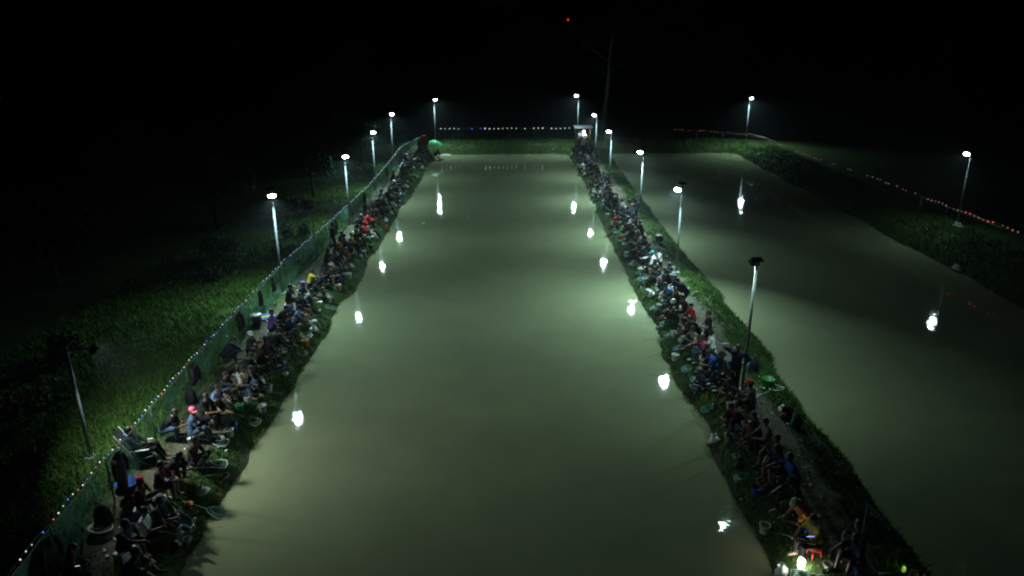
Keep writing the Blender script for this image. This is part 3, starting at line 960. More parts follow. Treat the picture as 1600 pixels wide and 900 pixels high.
def world_dir(o, v): return Matrix.Rotation(o.rotation_euler.z, 3, 'Z') @ Vector(v)
def who(n, side): return 'the %s person from near end, %s bank' % (ordinal(n), side)
ITEM_COLS = ['white'] * 5 + ['grey', 'grey', 'black', 'blue', 'pale', 'pale', 'green', 'orange']
for (o, pose, n, side, sg, x, y) in ROWS:
    rz = o.rotation_euler.z
    if pose in SEAT_H and pose != 'recline':
        h = SEAT_H[pose]
        z0 = o.location.z
        if random.random() < .6:
            c = random.choice(['red', 'red', 'blue', 'green', 'white', 'grey', 'black', 'black'])
            if side == 'left' and n <= 12: c = 'red' if pose == 'stool' else 'black'
            st = link('plastic_stool', STOOLS[h][0], None, (x, y, z0), (0, 0, rz), [PL_[c]])
            tag(st, '%s plastic stool under %s' % (c, who(n, side)), 'stool', 'plastic stools under the anglers')
            for lg in STOOLS[h][1]: link('leg', lg, st, mats=[PL_[c]])
        else:
            c = random.choice(['blue', 'red', 'white', 'grey'])
            st = link('cooler_box', COOLERS[h][0], None, (x, y, z0), (0, 0, rz), [PL_[c]])
            tag(st, '%s cooler box used as a seat by %s' % (c, who(n, side)), 'cooler box', 'cooler boxes used as seats')
            link('lid', COOLERS[h][1], st, mats=[PL_['white']]); link('handle', COOLERS[h][2], st)
    if random.random() < .40:
        J = POSES[pose]
        hd = o.location + world_dir(o, J['hand0'] + (J['hand0'] - J['wr0']).normalized() * .03)
        d = world_dir(o, (random.uniform(-.3, .3), 1, random.uniform(.12, .42))).normalized()
        Lr = random.uniform(1.5, 2.1)
        mb = MB(); mb.tube([-d * .28, d * Lr * .5, d * Lr + Vector((0, 0, -.06))], [.011, .006, .0025], 5)
        rd = mb.build('fishing_rod', M['rod'], None, True, hd)
        tag(rd, 'thin dark fishing rod held by %s' % who(n, side), 'fishing rod', 'fishing rods held by the anglers')
        mb = MB(); mb.tube([-d * .30, -d * .02], .016, 6); mb.build('grip', PL_['black'], rd)
        mb = MB(); q = d * .06 + Vector((0, 0, -.035)); mb.lathe([(0, -.02), (.022, -.02), (.022, .02), (0, .02)], 8, q); mb.build('reel', M['steel'], rd)
    r = random.random()
    if r < .80:
        f = world_dir(o, (random.uniform(-.30, .30), random.uniform(.56, .86), 0))
        px_, py_ = x + f.x, y + f.y
        z0 = hz(px_, py_)
        c = random.choice(ITEM_COLS)
        if r < .25:
            t = link('bucket', PAIL_ME, None, (px_, py_, z0), (0, 0, random.random() * 6), [PL_[c]]); t.scale = (.95,) * 3
            tag(t, '%s bait bucket in front of %s' % (c, who(n, side)), 'bucket', 'buckets beside the anglers')
            link('handle', PAILH_ME, t)
        elif r < .46:
            t = link('plastic_bag', BAG_ME, None, (px_, py_, z0), (random.uniform(-.3, .3), random.uniform(-.3, .3), random.random() * 6), [PL_['white' if random.random() < .75 else c]])
            tag(t, 'crumpled plastic bag on the grass before %s' % who(n, side), 'plastic bag', 'plastic bags beside the anglers')
            t.scale = (1.1, 1.1, .9)
        elif r < .66:
            t = link('bait_tub', TUB_ME, None, (px_, py_, z0), (0, 0, 0), [PL_[c]]); t.scale = (1.15,) * 3
            tag(t, 'small %s bait tub in front of %s' % (c, who(n, side)), 'bait tub', 'bait tubs beside the anglers')
        else:
            t = link('drink_bottle', BOTTLE_ME, None, (px_, py_, z0), (0, 0, 0), [PL_[random.choice(['white', 'teal', 'pale', 'orange'])]])
            tag(t, 'plastic drink bottle standing before %s' % who(n, side), 'bottle', 'drink bottles beside the anglers')

# landing nets lying on the bank
nm2, nt, b = nodes_of('landing_net_mesh')
b.inputs['Base Color'].default_value = (0.035, 0.13, 0.075, 1); b.inputs['Roughness'].default_value = .7
tr = nt.nodes.new('ShaderNodeBsdfTransparent'); mx = nt.nodes.new('ShaderNodeMixShader')
n1 = noise(nt, 55, 2); rr = ramp(nt, n1.outputs['Fac'], [(0.42, (0, 0, 0)), (0.52, (1, 1, 1))])
nt.links.new(rr.outputs[0], mx.inputs[0]); nt.links.new(tr.outputs[0], mx.inputs[1]); nt.links.new(b.outputs[0], mx.inputs[2])
nt.links.new(mx.outputs[0], nt.nodes['Material Output'].inputs[0])
def net_parts():
    hoop = [(.0, .0), (-.14, .14), (-.22, .36), (-.20, .52), (0, .56), (.20, .52), (.22, .36), (.14, .14)]
    a = MB(); P = [Vector((x, y, .03)) for x, y in hoop]; a.tube(P + [P[0]], .011, 6)
    g = MB(); rings = []
    for k in range(4):
        f = 1 - k * .28
        rings.append([Vector((x * f, .30 + (y - .30) * f, .03 - .006 * k + .05 * math.sin(k * 1.1))) for x, y in hoop] + [Vector((hoop[0][0] * f, .30 - .30 * f, .03 - .006 * k + .05 * math.sin(k * 1.1)))])
    g.sheet(rings)
    h = MB(); h.tube([(0, .02, .03), (0, -.65, .035), (0, -1.25, .04)], [.012, .013, .014], 6)
    e = MB(); e.tube([(0, -1.25, .04), (0, -1.50, .042)], .018, 6)
    return a.mesh('hoop', [M['handle_grey']], True), g.mesh('net', [nm2]), h.mesh('handle', [M['handle_grey']], True), e.mesh('grip', [PL_['white']], True)
NETP = net_parts()
def landing_net(hoop_xy, ang, label, hcol=None):
    """hoop_xy: centre of the hoop; ang: heading from handle to hoop"""
    d = Vector((-math.sin(ang), math.cos(ang), 0))
    h0 = Vector((hoop_xy[0], hoop_xy[1], 0)); r0 = h0 - d * .30
    za, zb = hz(h0.x, h0.y), hz((r0 - d * 1.2).x, (r0 - d * 1.2).y)
    za = max(za, -.02)
    pitch = math.atan2(za - zb, 1.5)
    t = empty('landing_net', (r0.x, r0.y, za + (zb - za) * .2 + .07), ang)
    t.rotation_euler = (pitch, 0, ang)
    tag(t, label, 'landing net', 'landing nets lying on the banks')
    m = hcol or M['handle_grey']
    hp = link('hoop', NETP[0], t, mats=[m]); link('net', NETP[1], t)
    hd = link('handle', NETP[2], t, mats=[m]); link('grip', NETP[3], hd, mats=[PL_[random.choice(['white', 'white', 'black', 'blue'])]])

SPARE = {}
net_px = [(342, 735, 'left', 'white'), (338, 792, 'left', 'white'), (478, 531, 'left', 'white'), (520, 458, 'left', 'teal'), (512, 470, 'left', 'grey'), (395, 662, 'left', 'yellow'), (345, 706, 'left', 'white'), (560, 405, 'left', 'teal'),
          (1002, 432, 'right', 'teal'), (1024, 484, 'right', 'teal'), (1040, 506, 'right', 'white'), (1062, 554, 'right', 'blue'), (1075, 584, 'right', 'teal'), (1090, 602, 'right', 'teal'), (1160, 752, 'right', 'green'), (985, 395, 'right', 'grey')]
taken = []
lab_adj = iter(['wide green', 'curved white', 'angular white', 'slim teal', 'folded grey', 'yellow-handled', 'dark', 'small', 'pale', 'light green', 'white-handled', 'blue-handled', 'slanting', 'half-hidden', 'dark green', 'narrow'])
for (px_, py_, side, c) in net_px:
    p = ground_point(px_, py_, .25)
    base = -math.pi / 2 if side == 'left' else math.pi / 2
    near = min((q for q in ROWS if q[3] == side), key=lambda q: abs(q[6] - p.y))
    landing_net((p.x, p.y), base + random.uniform(-.35, .35), '%s landing net before %s' % (next(lab_adj), who(near[2], side)), PL_[c])
    taken.append((p.x, p.y, near[2], side))
for (o, pose, n, side, sg, x, y) in ROWS:
    if random.random() < .10 and not any(s_ == side and abs(y - ty) < 1.0 for tx, ty, tn, s_ in taken):
        taken.append((x, y, n, side))
        hx = WL - .35 if side == 'left' else WR + .35
        landing_net((hx, y + random.uniform(-.3, .3)), (-math.pi / 2 if side == 'left' else math.pi / 2) + random.uniform(-.4, .4), 'landing net at the waterline before %s' % who(n, side), PL_[random.choice(['grey', 'teal', 'white', 'green'])])

# ------------------------------------------------------------------ people away from the rows
def at(px_, py_, z=.8):
    p = ground_point(px_, py_, z); return p.x, p.y
x, y = at(1147, 602); person(x, y, 'stand_wave', R(150), 'navy', None, 'black', True, False, 'standing man in dark blue with a hand raised to his head on the berm')
x, y = at(1104, 545); person(x, y, 'stand', R(80), 'black', None, 'black', False, False, 'person in black standing behind the seated right bank row')
x, y = at(1070, 480); person(x, y, 'stoop', R(70), 'navy', None, 'black', False, False, 'person in navy stooping behind the right bank row')
x, y = at(994, 342); person(x, y, 'stand', R(110), 'charcoal', None, 'denim', True, False, 'person in grey standing beside the second lit lamp of the middle berm')
x, y = at(258, 690); person(x, y, 'lean', R(-75), 'black', None, 'denim', False, False, 'person in black shirt and jeans hunched by the left fence')
x, y = at(352, 570); person(x, y, 'lean', R(-70), 'navy', None, 'black', True, False, 'dark hooded person hunched against the left fence with a pale bundle')
x, y = at(110, 905); person(x, y, 'cross', R(-60), 'black', None, 'dark brown', True, False, 'dim person sitting by the left fence at the bottom corner')
x, y = at(522, 392); person(x, y, 'stand', R(-80), 'dark brown', None, 'black', True, False, 'tall dark figure standing at the left fence below the second lamp')
for k, (px_, py_, sh, ps, lab) in enumerate(((906, 236, 'navy', 'stand', 'person in navy standing just in front of the shelter'), (924, 246, 'charcoal', 'stand', 'person in charcoal standing right of the shelter crowd'),
        (912, 243, 'black', 'stoop', 'person in black bending over in front of the shelter'), (930, 252, 'navy', 'stand', 'person in blue standing at the edge of the shelter crowd'))):
    x, y = at(px_, py_); person(x, y, ps, R(60 + 70 * k), sh, None, 'black', k % 2 == 0, False, lab)
x, y = at(655, 240); person(x, y, 'stand', R(-60), 'black', None, 'black', True, False, 'person in black standing left of the green umbrella')
x, y = at(632, 262); person(x, y, 'stand', R(-100), 'navy', None, 'black', True, False, 'person in navy standing by the far bend of the left fence')

# reclining man on a folding chair
x, y = at(222, 722); RZ = R(-75)
person(x, y, 'recline', RZ, 'black', None, 'black', True, False, 'man in black reclining in a folding chair by the left fence', z=hz(x, y))
t = empty('folding_chair', (x, y, hz(x, y)), RZ); tag(t, 'dark folding chair with pale armrest holding the reclining man', 'chair')
mb = MB(); mb.sheet([[(-.25, -.12, .29), (.25, -.12, .29)], [(-.25, .12, .26), (.25, .12, .26)], [(-.25, .34, .29), (.25, .34, .29)]]); mb.build('seat', M['black'], t)
mb = MB(); mb.sheet([[(-.25, -.13, .30), (.25, -.13, .30)], [(-.25, -.30, .62), (.25, -.30, .62)], [(-.25, -.46, 1.02), (.25, -.46, 1.02)]]); mb.build('backrest', M['black'], t)
for sx in (-1, 1):
    mb = MB(); mb.tube([(sx * .27, -.48, 1.05), (sx * .27, -.10, .26), (sx * .27, .28, .0)], .014, 6); mb.build('leg', M['steel'], t, True)
    mb = MB(); mb.tube([(sx * .27, .36, .30), (sx * .27, -.05, .24), (sx * .27, -.34, .0)], .014, 6); mb.build('leg', M['steel'], t, True)
    mb = MB(); mb.box((sx * .29, .08, .52), (.05, .46, .025)); mb.build('armrest', PL_['white'], t)

# ------------------------------------------------------------------ things hung on and leaning against the left fence
def fence_x(y):
    for a, c in zip(lpath, lpath[1:]):
        if min(a.y, c.y) <= y <= max(a.y, c.y): return a.x + (c.x - a.x) * (y - a.y) / (c.y - a.y)
    return -10.0
def hang(px_, py_, w, h, m, label, cat, name, sleeves=True):
    h *= .82
    p = ground_point(px_, py_, FENCE_Z - .1); y = p.y; x = fence_x(y) + .07
    t = empty(name, (x, y, FENCE_Z - .05)); tag(t, label, cat, 'things hung on the left fence')
    def cloth(cx, cw, z0, z1, fl):
        b_ = MB()
        for k in range(2):
            g = []
            for i in range(9):
                row = []
                for j in range(9):
                    u, v = i / 8 - .5, j / 8
                    ww = cw * (1 + fl * v)
                    dep = (.05 + .05 * math.sin(v * 2.5)) * math.cos(u * math.pi) * (1 if k else -.25) + .02 * math.sin(u * 17 + v * 3) 
                    row.append((.05 + dep, cx + u * ww * (.72 + .5 * float(vnoise(v * 3.1 + px_, 1.5 + (u > 0), .8, 21))) + .03 * math.sin(v * 5), z0 + .08 * float(vnoise(u * 6 + px_, .5, 1, 22)) + (z1 - z0) * v - (.06 * abs(u) if v < .2 else 0)))
                g.append(row)
            b_.sheet(g)
        return b_
    cloth(0, w, 0, -h, .25).build('body' if sleeves else 'cloth', m, t, True)
    if sleeves:
        for sx in (-1, 1):
            b_ = MB(); b_.tube([(.05, sx * w * .42, -.08), (.09, sx * w * .62, -.35), (.08, sx * w * .58, -.62)], [.07, .065, .05], 8); b_.build('sleeve', m, t, True)
        b_ = MB(); b_.lathe([(.06, 0), (.09, -.05), (.10, -.14), (.05, -.18)], 10, (.07, 0, .03)); b_.build('hood', m, t, True)
hang(176, 712, .46, 1.35, M['black'], 'long black raincoat hung on the left fence above the blue basin', 'raincoat', 'raincoat')
hang(62, 848, .50, 1.1, M['black'], 'black jacket hung at the near end of the left fence', 'jacket', 'jacket')
hang(297, 572, .40, .8, M['black'], 'black jacket hung low on the left fence beside a dark bush', 'jacket', 'jacket')
hang(364, 492, .36, .85, CM['dark brown'], 'pair of dark brown garments hanging on the left fence', 'jacket', 'jacket')
hang(397, 458, .34, .75, CM['dark brown'], 'flat brown towel hanging on the left fence', 'towel', 'towel', False)
hang(421, 436, .40, .80, M['black'], 'black pointed cloth hanging beside the nearest left lamp', 'cloth', 'hung_cloth', False)
hang(519, 346, .42, .95, CM['dark brown'], 'brown coat hung on the fence below the second left lamp', 'coat', 'coat')
hang(546, 322, .46, .85, M['black'], 'black cloth hung by the pole of the second left lamp', 'cloth', 'hung_cloth', False)
hang(566, 303, .36, .95, M['black'], 'black jacket hung on the far half of the left fence', 'jacket', 'jacket')
hang(600, 264, .40, .90, M['black'], 'black jacket hung near the far bend of the left fence', 'jacket', 'jacket')
p = ground_point(664, 214, 2.2)
t = empty('red_cloth', (p.x, p.y - .3, 2.3)); tag(t, 'red cloth hung at the end of the fence beside the green umbrella', 'cloth')
b_ = MB()
for dx in (0, .03): b_.sheet([[(i * .1 - .4, dx + .05 * math.sin(i * 1.3), -.12 * j) for j in range(8)] for i in range(9)])
b_.build('cloth', CM['red'], t, True)

def backpack(loc, rz, m, trim, label, s=1.0):
    t = empty('backpack', loc, rz); tag(t, label, 'backpack', 'bags on the banks'); t.scale = (s, s, s)
    V, Q = sdf_mesh([('e', (0, 0, .24), (.17, .12, .25), None), ('c', (-.1, 0, .08), (.1, 0, .08), .09, .09)], .025, .05)
    link('body', np_mesh('backpack_body', V, Q, m, True), t)
    V, Q = sdf_mesh([('e', (0, .12, .15), (.12, .06, .12), None)], .02); link('pocket', np_mesh('backpack_pocket', V, Q, trim, True), t)
    for sx in (-1, 1):
        b_ = MB(); b_.tube([(sx * .09, -.08, .44), (sx * .11, -.17, .30), (sx * .10, -.10, .06)], .018, 5); b_.build('strap', m, t, True)
    b_ = MB(); b_.tube([(-.05, -.03, .48), (0, -.04, .54), (.05, -.03, .48)], .012, 5); b_.build('handle', m, t, True)
x, y = at(165, 826); backpack((x - .1, y + .15, hz(x, y)), .4, M['black'], M['black'], 'black bag lying behind the pale round tray', 1.15)
x, y = at(1177, 578); backpack((x, y, hz(x, y)), .7, M['black'], PL_['blue'], 'black backpack with a blue pocket on the grass behind the standing man', 1.25)
x, y = at(118, 850); backpack((x, y, hz(x, y) + .02), 1.1, M['black'], CM['light blue'], 'black bag with pale blue pocket against the near fence', 1.2)
x, y = at(1228, 652); backpack((x, y, hz(x, y)), 2.2, CM['maroon'], CM['pink'], 'dark bag with a pink pocket on the edge of the second pond')
x, y = at(1245, 662); backpack((x, y, hz(x, y)), .9, M['black'], CM['teal'], 'black bag with a teal pocket beside the second pond')
x, y = at(300, 632); backpack((x, y, hz(x, y)), .2, M['black'], M['black'], 'black bag on the ground under the low hung jacket', 1.1)
x, y = at(572, 330); backpack((x, y, hz(x, y)), .2, M['black'], CM['charcoal'], 'black bag by the left fence between second and third lamps')

# pale round tray and a lid, blue basin, white pole, bin, mat
x, y = at(158, 832); z0 = hz(x, y)
t = empty('round_tray', (x, y, z0 + .10)); t.rotation_euler = (R(-12), R(8), 0); tag(t, 'pale round tray with a smaller dish lying beside the near left fence', 'tray')
b_ = MB(); b_.lathe([(0, 0), (.24, 0), (.27, .03), (.285, .035), (.27, .045), (.235, .015), (0, .012)], 24); b_.build('tray', PL_['pale'], t, True)
b_ = MB(); b_.lathe([(0, .02), (.11, .02), (.13, .06), (.12, .065), (.10, .035), (0, .03)], 18, (-.10, .02, 0)); b_.build('dish', PL_['pale'], t, True)
x, y = at(199, 762); z0 = hz(x, y)
t = empty('basin', (x, y, z0)); tag(t, 'blue plastic basin on the ground below the white pole', 'basin')
b_ = MB(); b_.lathe([(0, 0), (.20, 0), (.27, .16), (.29, .165), (.29, .178), (.26, .178), (.19, .02), (0, .02)], 20); b_.build('bowl', PL_['blue'], t, True)
b_ = MB(); b_.lathe([(.286, .150), (.296, .158), (.286, .168)], 20); b_.build('rim', PL_['blue'], t, True)
p = ground_point(176, 702, FENCE_Z)
bx_, by_ = fence_x(p.y) + .1, p.y
t = empty('white_pole', (x + .02, y, z0 + .05)); tag(t, 'white jointed pole leaning from the blue basin to the fence top', 'pole')
top = Vector((bx_ - x, by_ - y, FENCE_Z - z0))
b_ = MB(); b_.tube([Vector((0, 0, 0)), top * .48], .022, 8); b_.build('lower_tube', PL_['white'], t, True)
b_ = MB(); b_.tube([top * .50, top], .020, 8); b_.build('upper_tube', PL_['white'], t, True)
b_ = MB(); b_.tube([top * .47, top * .51], .027, 8); b_.build('joint', PL_['grey'], t, True)
x, y = at(402, 508); z0 = hz(x, y)
t = empty('bin', (x, y, z0)); tag(t, 'black bin with a pale lid beside the left fence', 'bin')
b_ = MB(); b_.lathe([(0, 0), (.17, 0), (.21, .42), (.20, .42), (0, .40)], 16); b_.build('body', PL_['black'], t, True)
b_ = MB(); b_.lathe([(.225, .41), (.225, .445), (.16, .475), (0, .48)], 16); b_.build('lid', PL_['white'], t, True)
x, y = at(418, 497); z0 = hz(x, y)
t = empty('folded_mat', (x, y, z0 + .03), R(40)); tag(t, 'blue and yellow folded mat on the ground beside the bin', 'mat')
for k, c in enumerate(('blue', 'yellow', 'blue')):
    b_ = MB(); b_.box((0, -.2 + .2 * k, .02 + .012 * k), (.62, .19, .05), None, .97); b_.build('panel', PL_[c], t)
x, y = at(1030, 378); z0 = hz(x, y)
t = empty('bin', (x, y, z0)); tag(t, 'dark bin with a pale lid on the berm right of the row', 'bin')
b_ = MB(); b_.lathe([(0, 0), (.17, 0), (.21, .42), (.20, .42), (0, .40)], 16); b_.build('body', PL_['black'], t, True)
b_ = MB(); b_.lathe([(.225, .41), (.225, .445), (.16, .475), (0, .48)], 16); b_.build('lid', PL_['grey'], t, True)
x, y = at(1212, 602); landing_net((x, y), R(-50), 'green landing net lying on the berm grass behind the standing man', PL_['white'])
x, y = at(1200, 598); z0 = hz(x, y)
t = empty('basket', (x, y, z0)); tag(t, 'dark green round basket beside the landing net on the berm', 'basket')
b_ = MB(); b_.lathe([(0, 0), (.16, 0), (.21, .30), (.225, .31), (.20, .31), (.15, .02), (0, .02)], 14); b_.build('body', PL_['green'], t, True)
b_ = MB(); b_.tube([(-.21, 0, .3), (-.15, 0, .42), (.15, 0, .42), (.21, 0, .3)], .012, 6); b_.build('handle', PL_['green'], t, True)
for (px_, py_, lab, k) in ((1495, 358, 'white sack lying on the grass under the right bank lamp', 1.7), (1494, 421, 'pale crumpled sheet at the waterline of the right bank', 1.5), (1222, 637, 'white and pink plastic bag above the dark bags by the second pond', 1.0)):
    p = ground_point(px_, py_, .75 if 'waterline' not in lab else .05); z0 = max(hz(p.x, p.y), 0)
    o = link('plastic_bag', BAG_ME, None, (p.x, p.y, z0), (0, 0, k), [CM['lime'] if 'lime' in lab else PL_['white']]); o.scale = (k * 1.5, k, k * .5)
    tag(o, lab, 'plastic bag', 'loose bags')
p = ground_point(1447, 889, .75)
o = link('drink_bottle', BOTTLE_ME, None, (p.x, p.y, hz(p.x, p.y)), None, [PL_['white']]); tag(o, 'white bottle beside the added lime lantern at the bottom edge', 'bottle')
p = ground_point(1430, 889, .75)
o = link('bait_tub', TUB_ME, None, (p.x, p.y, hz(p.x, p.y)), None, [PL_['pink']]); tag(o, 'pink tub between the added lime lantern and white bottle', 'tub')
p = ground_point(693, 243, 0)
b_ = MB(); b_.box((0, 0, .03), (1.5, .5, .09), None, .95); b_.box((.2, .1, .10), (.5, .3, .06), R and Matrix.Rotation(.3, 3, 'Z'), .9)
o = b_.build('foam_board', PL_['white'], None, False, (p.x, p.y, 0)); tag(o, 'white foam board floating in the far left corner of the main pond', 'foam board')

# pale blue banner on a thin pole, bottom right
p = ground_point(1338, 884, .75); z0 = hz(p.x, p.y)
t = empty('feather_flag', (p.x, p.y, z0)); tag(t, 'pale blue furled flag on a thin pole at the bottom right', 'flag')
b_ = MB(); b_.tube([(0, 0, -.05), (0, 0, 1.55)], .014, 6); b_.build('pole', M['steel'], t, True)
b_ = MB()
for k in (-1, 1): b_.sheet([[(.015 + .11 * u * (1 - .6 * v) * math.sin(v * 3.0 + .25), k * .03 * math.sin(u * 3.1), 1.5 - v * .75) for v in (0, .15, .3, .5, .7, .85, 1)] for u in (0, .25, .5, .75, 1)])
b_.build('cloth', CM['light blue'], t, True)

# ------------------------------------------------------------------ shelter, umbrella, lanterns, phones
sx_, sy_ = 7.35, 74.4; sz_ = hz(sx_, sy_)
t = empty('shelter', (sx_, sy_, sz_)); tag(t, 'small open shelter with wooden posts and flat metal roof, lit inside', 'shelter')
for a in (-1, 1):
    for c in (-1, 1):
        b_ = MB(); b_.box((a * .72, c * .6, .95), (.13, .13, 2.0)); b_.build('post', M['wood'], t)
b_ = MB(); b_.box((0, 0, 2.06), (1.85, 1.6, .05), Matrix.Rotation(R(4), 3, 'X'))
for k in range(9): b_.box((-.8 + .2 * k, 0, 2.095), (.05, 1.6, .02), Matrix.Rotation(R(4), 3, 'X'))
b_.build('roof', M['roof_sheet'], t)
for c in (-1, 1):
    b_ = MB(); b_.box((0, c * .6, 1.985), (1.7, .09, .09)); b_.build('beam', M['wood'], t)
b_ = MB(); b_.tube([(.02, -.55, 1.86), (.02, -.55, 1.98)], .012, 5); b_.build('hook', M['dark_metal'], t)
b_ = MB(); b_.box((0, .2, .72), (1.3, .5, .05)); b_.build('counter', M['wood'], t)
for a in (-1, 1):
    b_ = MB(); b_.box((a * .55, .2, .35), (.07, .45, .70)); b_.build('counter_leg', M['wood'], t)

def lantern(loc, watts, label, s=1.0, col=(.95, 1, .88), shine=60):
    t = empty('lantern', loc); tag(t, label, 'lantern', 'battery lanterns'); t.scale = (s, s, s)
    b_ = MB(); b_.lathe([(0, 0), (.07, 0), (.07, .05), (.05, .06), (0, .06)], 12); b_.build('base', PL_['black'], t, True)
    b_ = MB(); b_.lathe([(.045, .06), (.055, .10), (.055, .20), (.04, .23), (0, .235)], 12); b_.build('globe', glow('lantern_glow', col, shine), t, True)
    b_ = MB(); b_.tube([(-.05, 0, .22), (-.05, 0, .30), (.05, 0, .30), (.05, 0, .22)], .006, 5); b_.build('handle', M['dark_metal'], t)
    ld = bpy.data.lights.new('lantern_light', 'POINT'); ld.energy = watts; ld.color = col; ld.shadow_soft_size = .05
    lo = bpy.data.objects.new('lantern_light', ld); COL.objects.link(lo); lo.parent = t; lo.location = (0, 0, .36)
person(sx_ + .15, sy_ - .15, 'stand', R(200), 'white', None, 'white', True, False, 'person in white standing lit up inside the shelter', z=sz_)
person(sx_ - .35, sy_ + .0, 'stand', R(170), 'light blue', None, 'denim', False, False, 'person in light blue shirt inside the shelter, left side', z=sz_)
lantern((sx_ + .02, sy_ - .55, sz_ + 1.28), 45, 'bright lantern hung at the front of the shelter', 2.0)

fx, fy = sx_ + .05, sy_ - .95; fz = hz(fx, fy)
o = link('cooler_box', COOLERS[.32][0], None, (fx, fy, fz), (0, 0, .1), [PL_['white']]); o.scale = (1.9, 1.5, 2.6)
tag(o, 'big white foam box standing lit in front of the shelter', 'cooler box')
link('lid', COOLERS[.32][1], o, mats=[PL_['white']]); link('handle', COOLERS[.32][2], o)
p = ground_point(1253, 874, .7)
lantern((p.x, p.y, hz(p.x, p.y)), 9, 'glaring lantern among the anglers at the bottom right', 1.3)

p = ground_point(1412, 892, .7)
lantern((p.x, p.y, hz(p.x, p.y)), .5, 'small lime item made to glow as an added lantern at the bottom edge', .7, (.45, .8, .12), .45)  # lantern added in place of a lime bag so the spot shows up
ux, uy = -7.75, 72.9; uz = hz(ux, uy)
t = empty('umbrella', (ux, uy, uz)); t.scale = (1.2, 1.2, 1.05); tag(t, 'open bright green umbrella planted at the far left corner', 'umbrella')
um = mat('umbrella_green', (.04, .62, .22), .6, 0, .15, 5)
for k in range(8):
    b_ = MB(); g = []
    for i in range(7):
        r_ = i / 6; row = []
        for j in range(5):
            a = R(45 * (k + j / 4)); sag = 1 - .05 * math.sin(j / 4 * math.pi) * r_
            row.append((math.cos(a) * r_ * .72 * sag, math.sin(a) * r_ * .72 * sag, 1.72 - .42 * r_ ** 2 - .02 * math.sin(j / 4 * math.pi) * r_))
        g.append(row)
    b_.sheet(g); b_.build('canopy_panel', um, t, True)
    b_ = MB(); a = R(45 * k); b_.tube([(0, 0, 1.69), (math.cos(a) * .4, math.sin(a) * .4, 1.56), (math.cos(a) * .71, math.sin(a) * .71, 1.28)], .006, 4); b_.build('rib', M['dark_metal'], t)
b_ = MB(); b_.tube([(0, 0, -.1), (0, 0, 1.78)], .014, 6); b_.build('shaft', M['steel'], t, True)
person(ux + .1, uy - .25, 'lean', R(-120), 'black', None, 'black', True, False, 'dark figure sheltering under the green umbrella', z=hz(ux, uy - .25))
lantern((ux + .35, uy - .45, hz(ux + .35, uy - .45)), 1.5, 'small white lantern under the green umbrella', .9, (1, 1, 1))

def phone(px_, py_, z, col, st, label, big=1.0):
    p = ground_point(px_, py_, z)
    b_ = MB(); b_.box((0, 0, 0), (.085, .165, .011))
    o = b_.build('phone', PL_['black'], None, False, p, (R(-35), R(10), R(20))); tag(o, label, 'phone', 'lit phone screens'); o.scale = (big,) * 3
    b_ = MB(); b_.box((0, 0, .007), (.076, .15, .003)); b_.build('screen', glow('screen_glow', col, st), o)
phone(271, 711, 1.5, (.35, 1, .6), 1.6, 'glowing green light stick among the near left row, built as a phone', 1.2)  # light stick on a cap, drawn with the phone shape
phone(638, 288, 1.2, (.6, .85, 1), 9, 'bright bluish headlamp in the far left row, built as a phone', 1.7)  # headlamp, drawn with an enlarged phone and its glowing screen
phone(456, 465, 1.3, (.7, .45, 1), 1.5, 'violet phone screen in the left row beside the nearest lit lamp')
phone(121, 885, 1.3, (.9, .95, 1), 1.3, 'white phone screen by the left fence at the bottom corner')
phone(1267, 839, 1.35, (.35, .4, 1), 2.2, 'blue phone screen above the lantern at the bottom right', 1.2)
phone(988, 374, 1.2, (.85, .95, 1), 4, 'white phone screen in the right row below the second berm lamp', 1.2)

# ------------------------------------------------------------------ far mast with red beacon
dv = (ground_point(887, 60, 0) - Vector((0, 0, CAM_H)))
az = math.atan2(dv.x, dv.y); D = 260.0
bx_, by_ = math.sin(az) * D, math.cos(az) * D
zt = CAM_H + D * math.tan(R(.80)); zg = hz(bx_, by_)
t = empty('radio_mast', (bx_, by_, zg)); tag(t, 'distant dark mast with a red beacon on the horizon', 'mast')
b_ = MB()
for k in range(3):
    a = R(120 * k); b_.tube([(math.cos(a) * .9, math.sin(a) * .9, -.2), (math.cos(a) * .15, math.sin(a) * .15, zt - zg - .3)], .05, 5)
for j in range(14):
    for k in range(3):
        f0, f1 = j / 14, (j + 1) / 14
        r0, r1 = .9 - .75 * f0, .9 - .75 * f1
        a, c = R(120 * k), R(120 * (k + 1))
        b_.tube([(math.cos(a) * r0, math.sin(a) * r0, (zt - zg - .3) * f0), (math.cos(c) * r1, math.sin(c) * r1, (zt - zg - .3) * f1)], .025, 4)
b_.build('lattice', M['steel'], t)
b_ = MB(); b_.lathe([(0, -.32), (.24, -.24), (.33, 0), (.24, .24), (0, .32)], 10, (0, 0, zt - zg)); b_.build('beacon', glow('beacon_red', (1, .03, .02), 1.3), t, True)

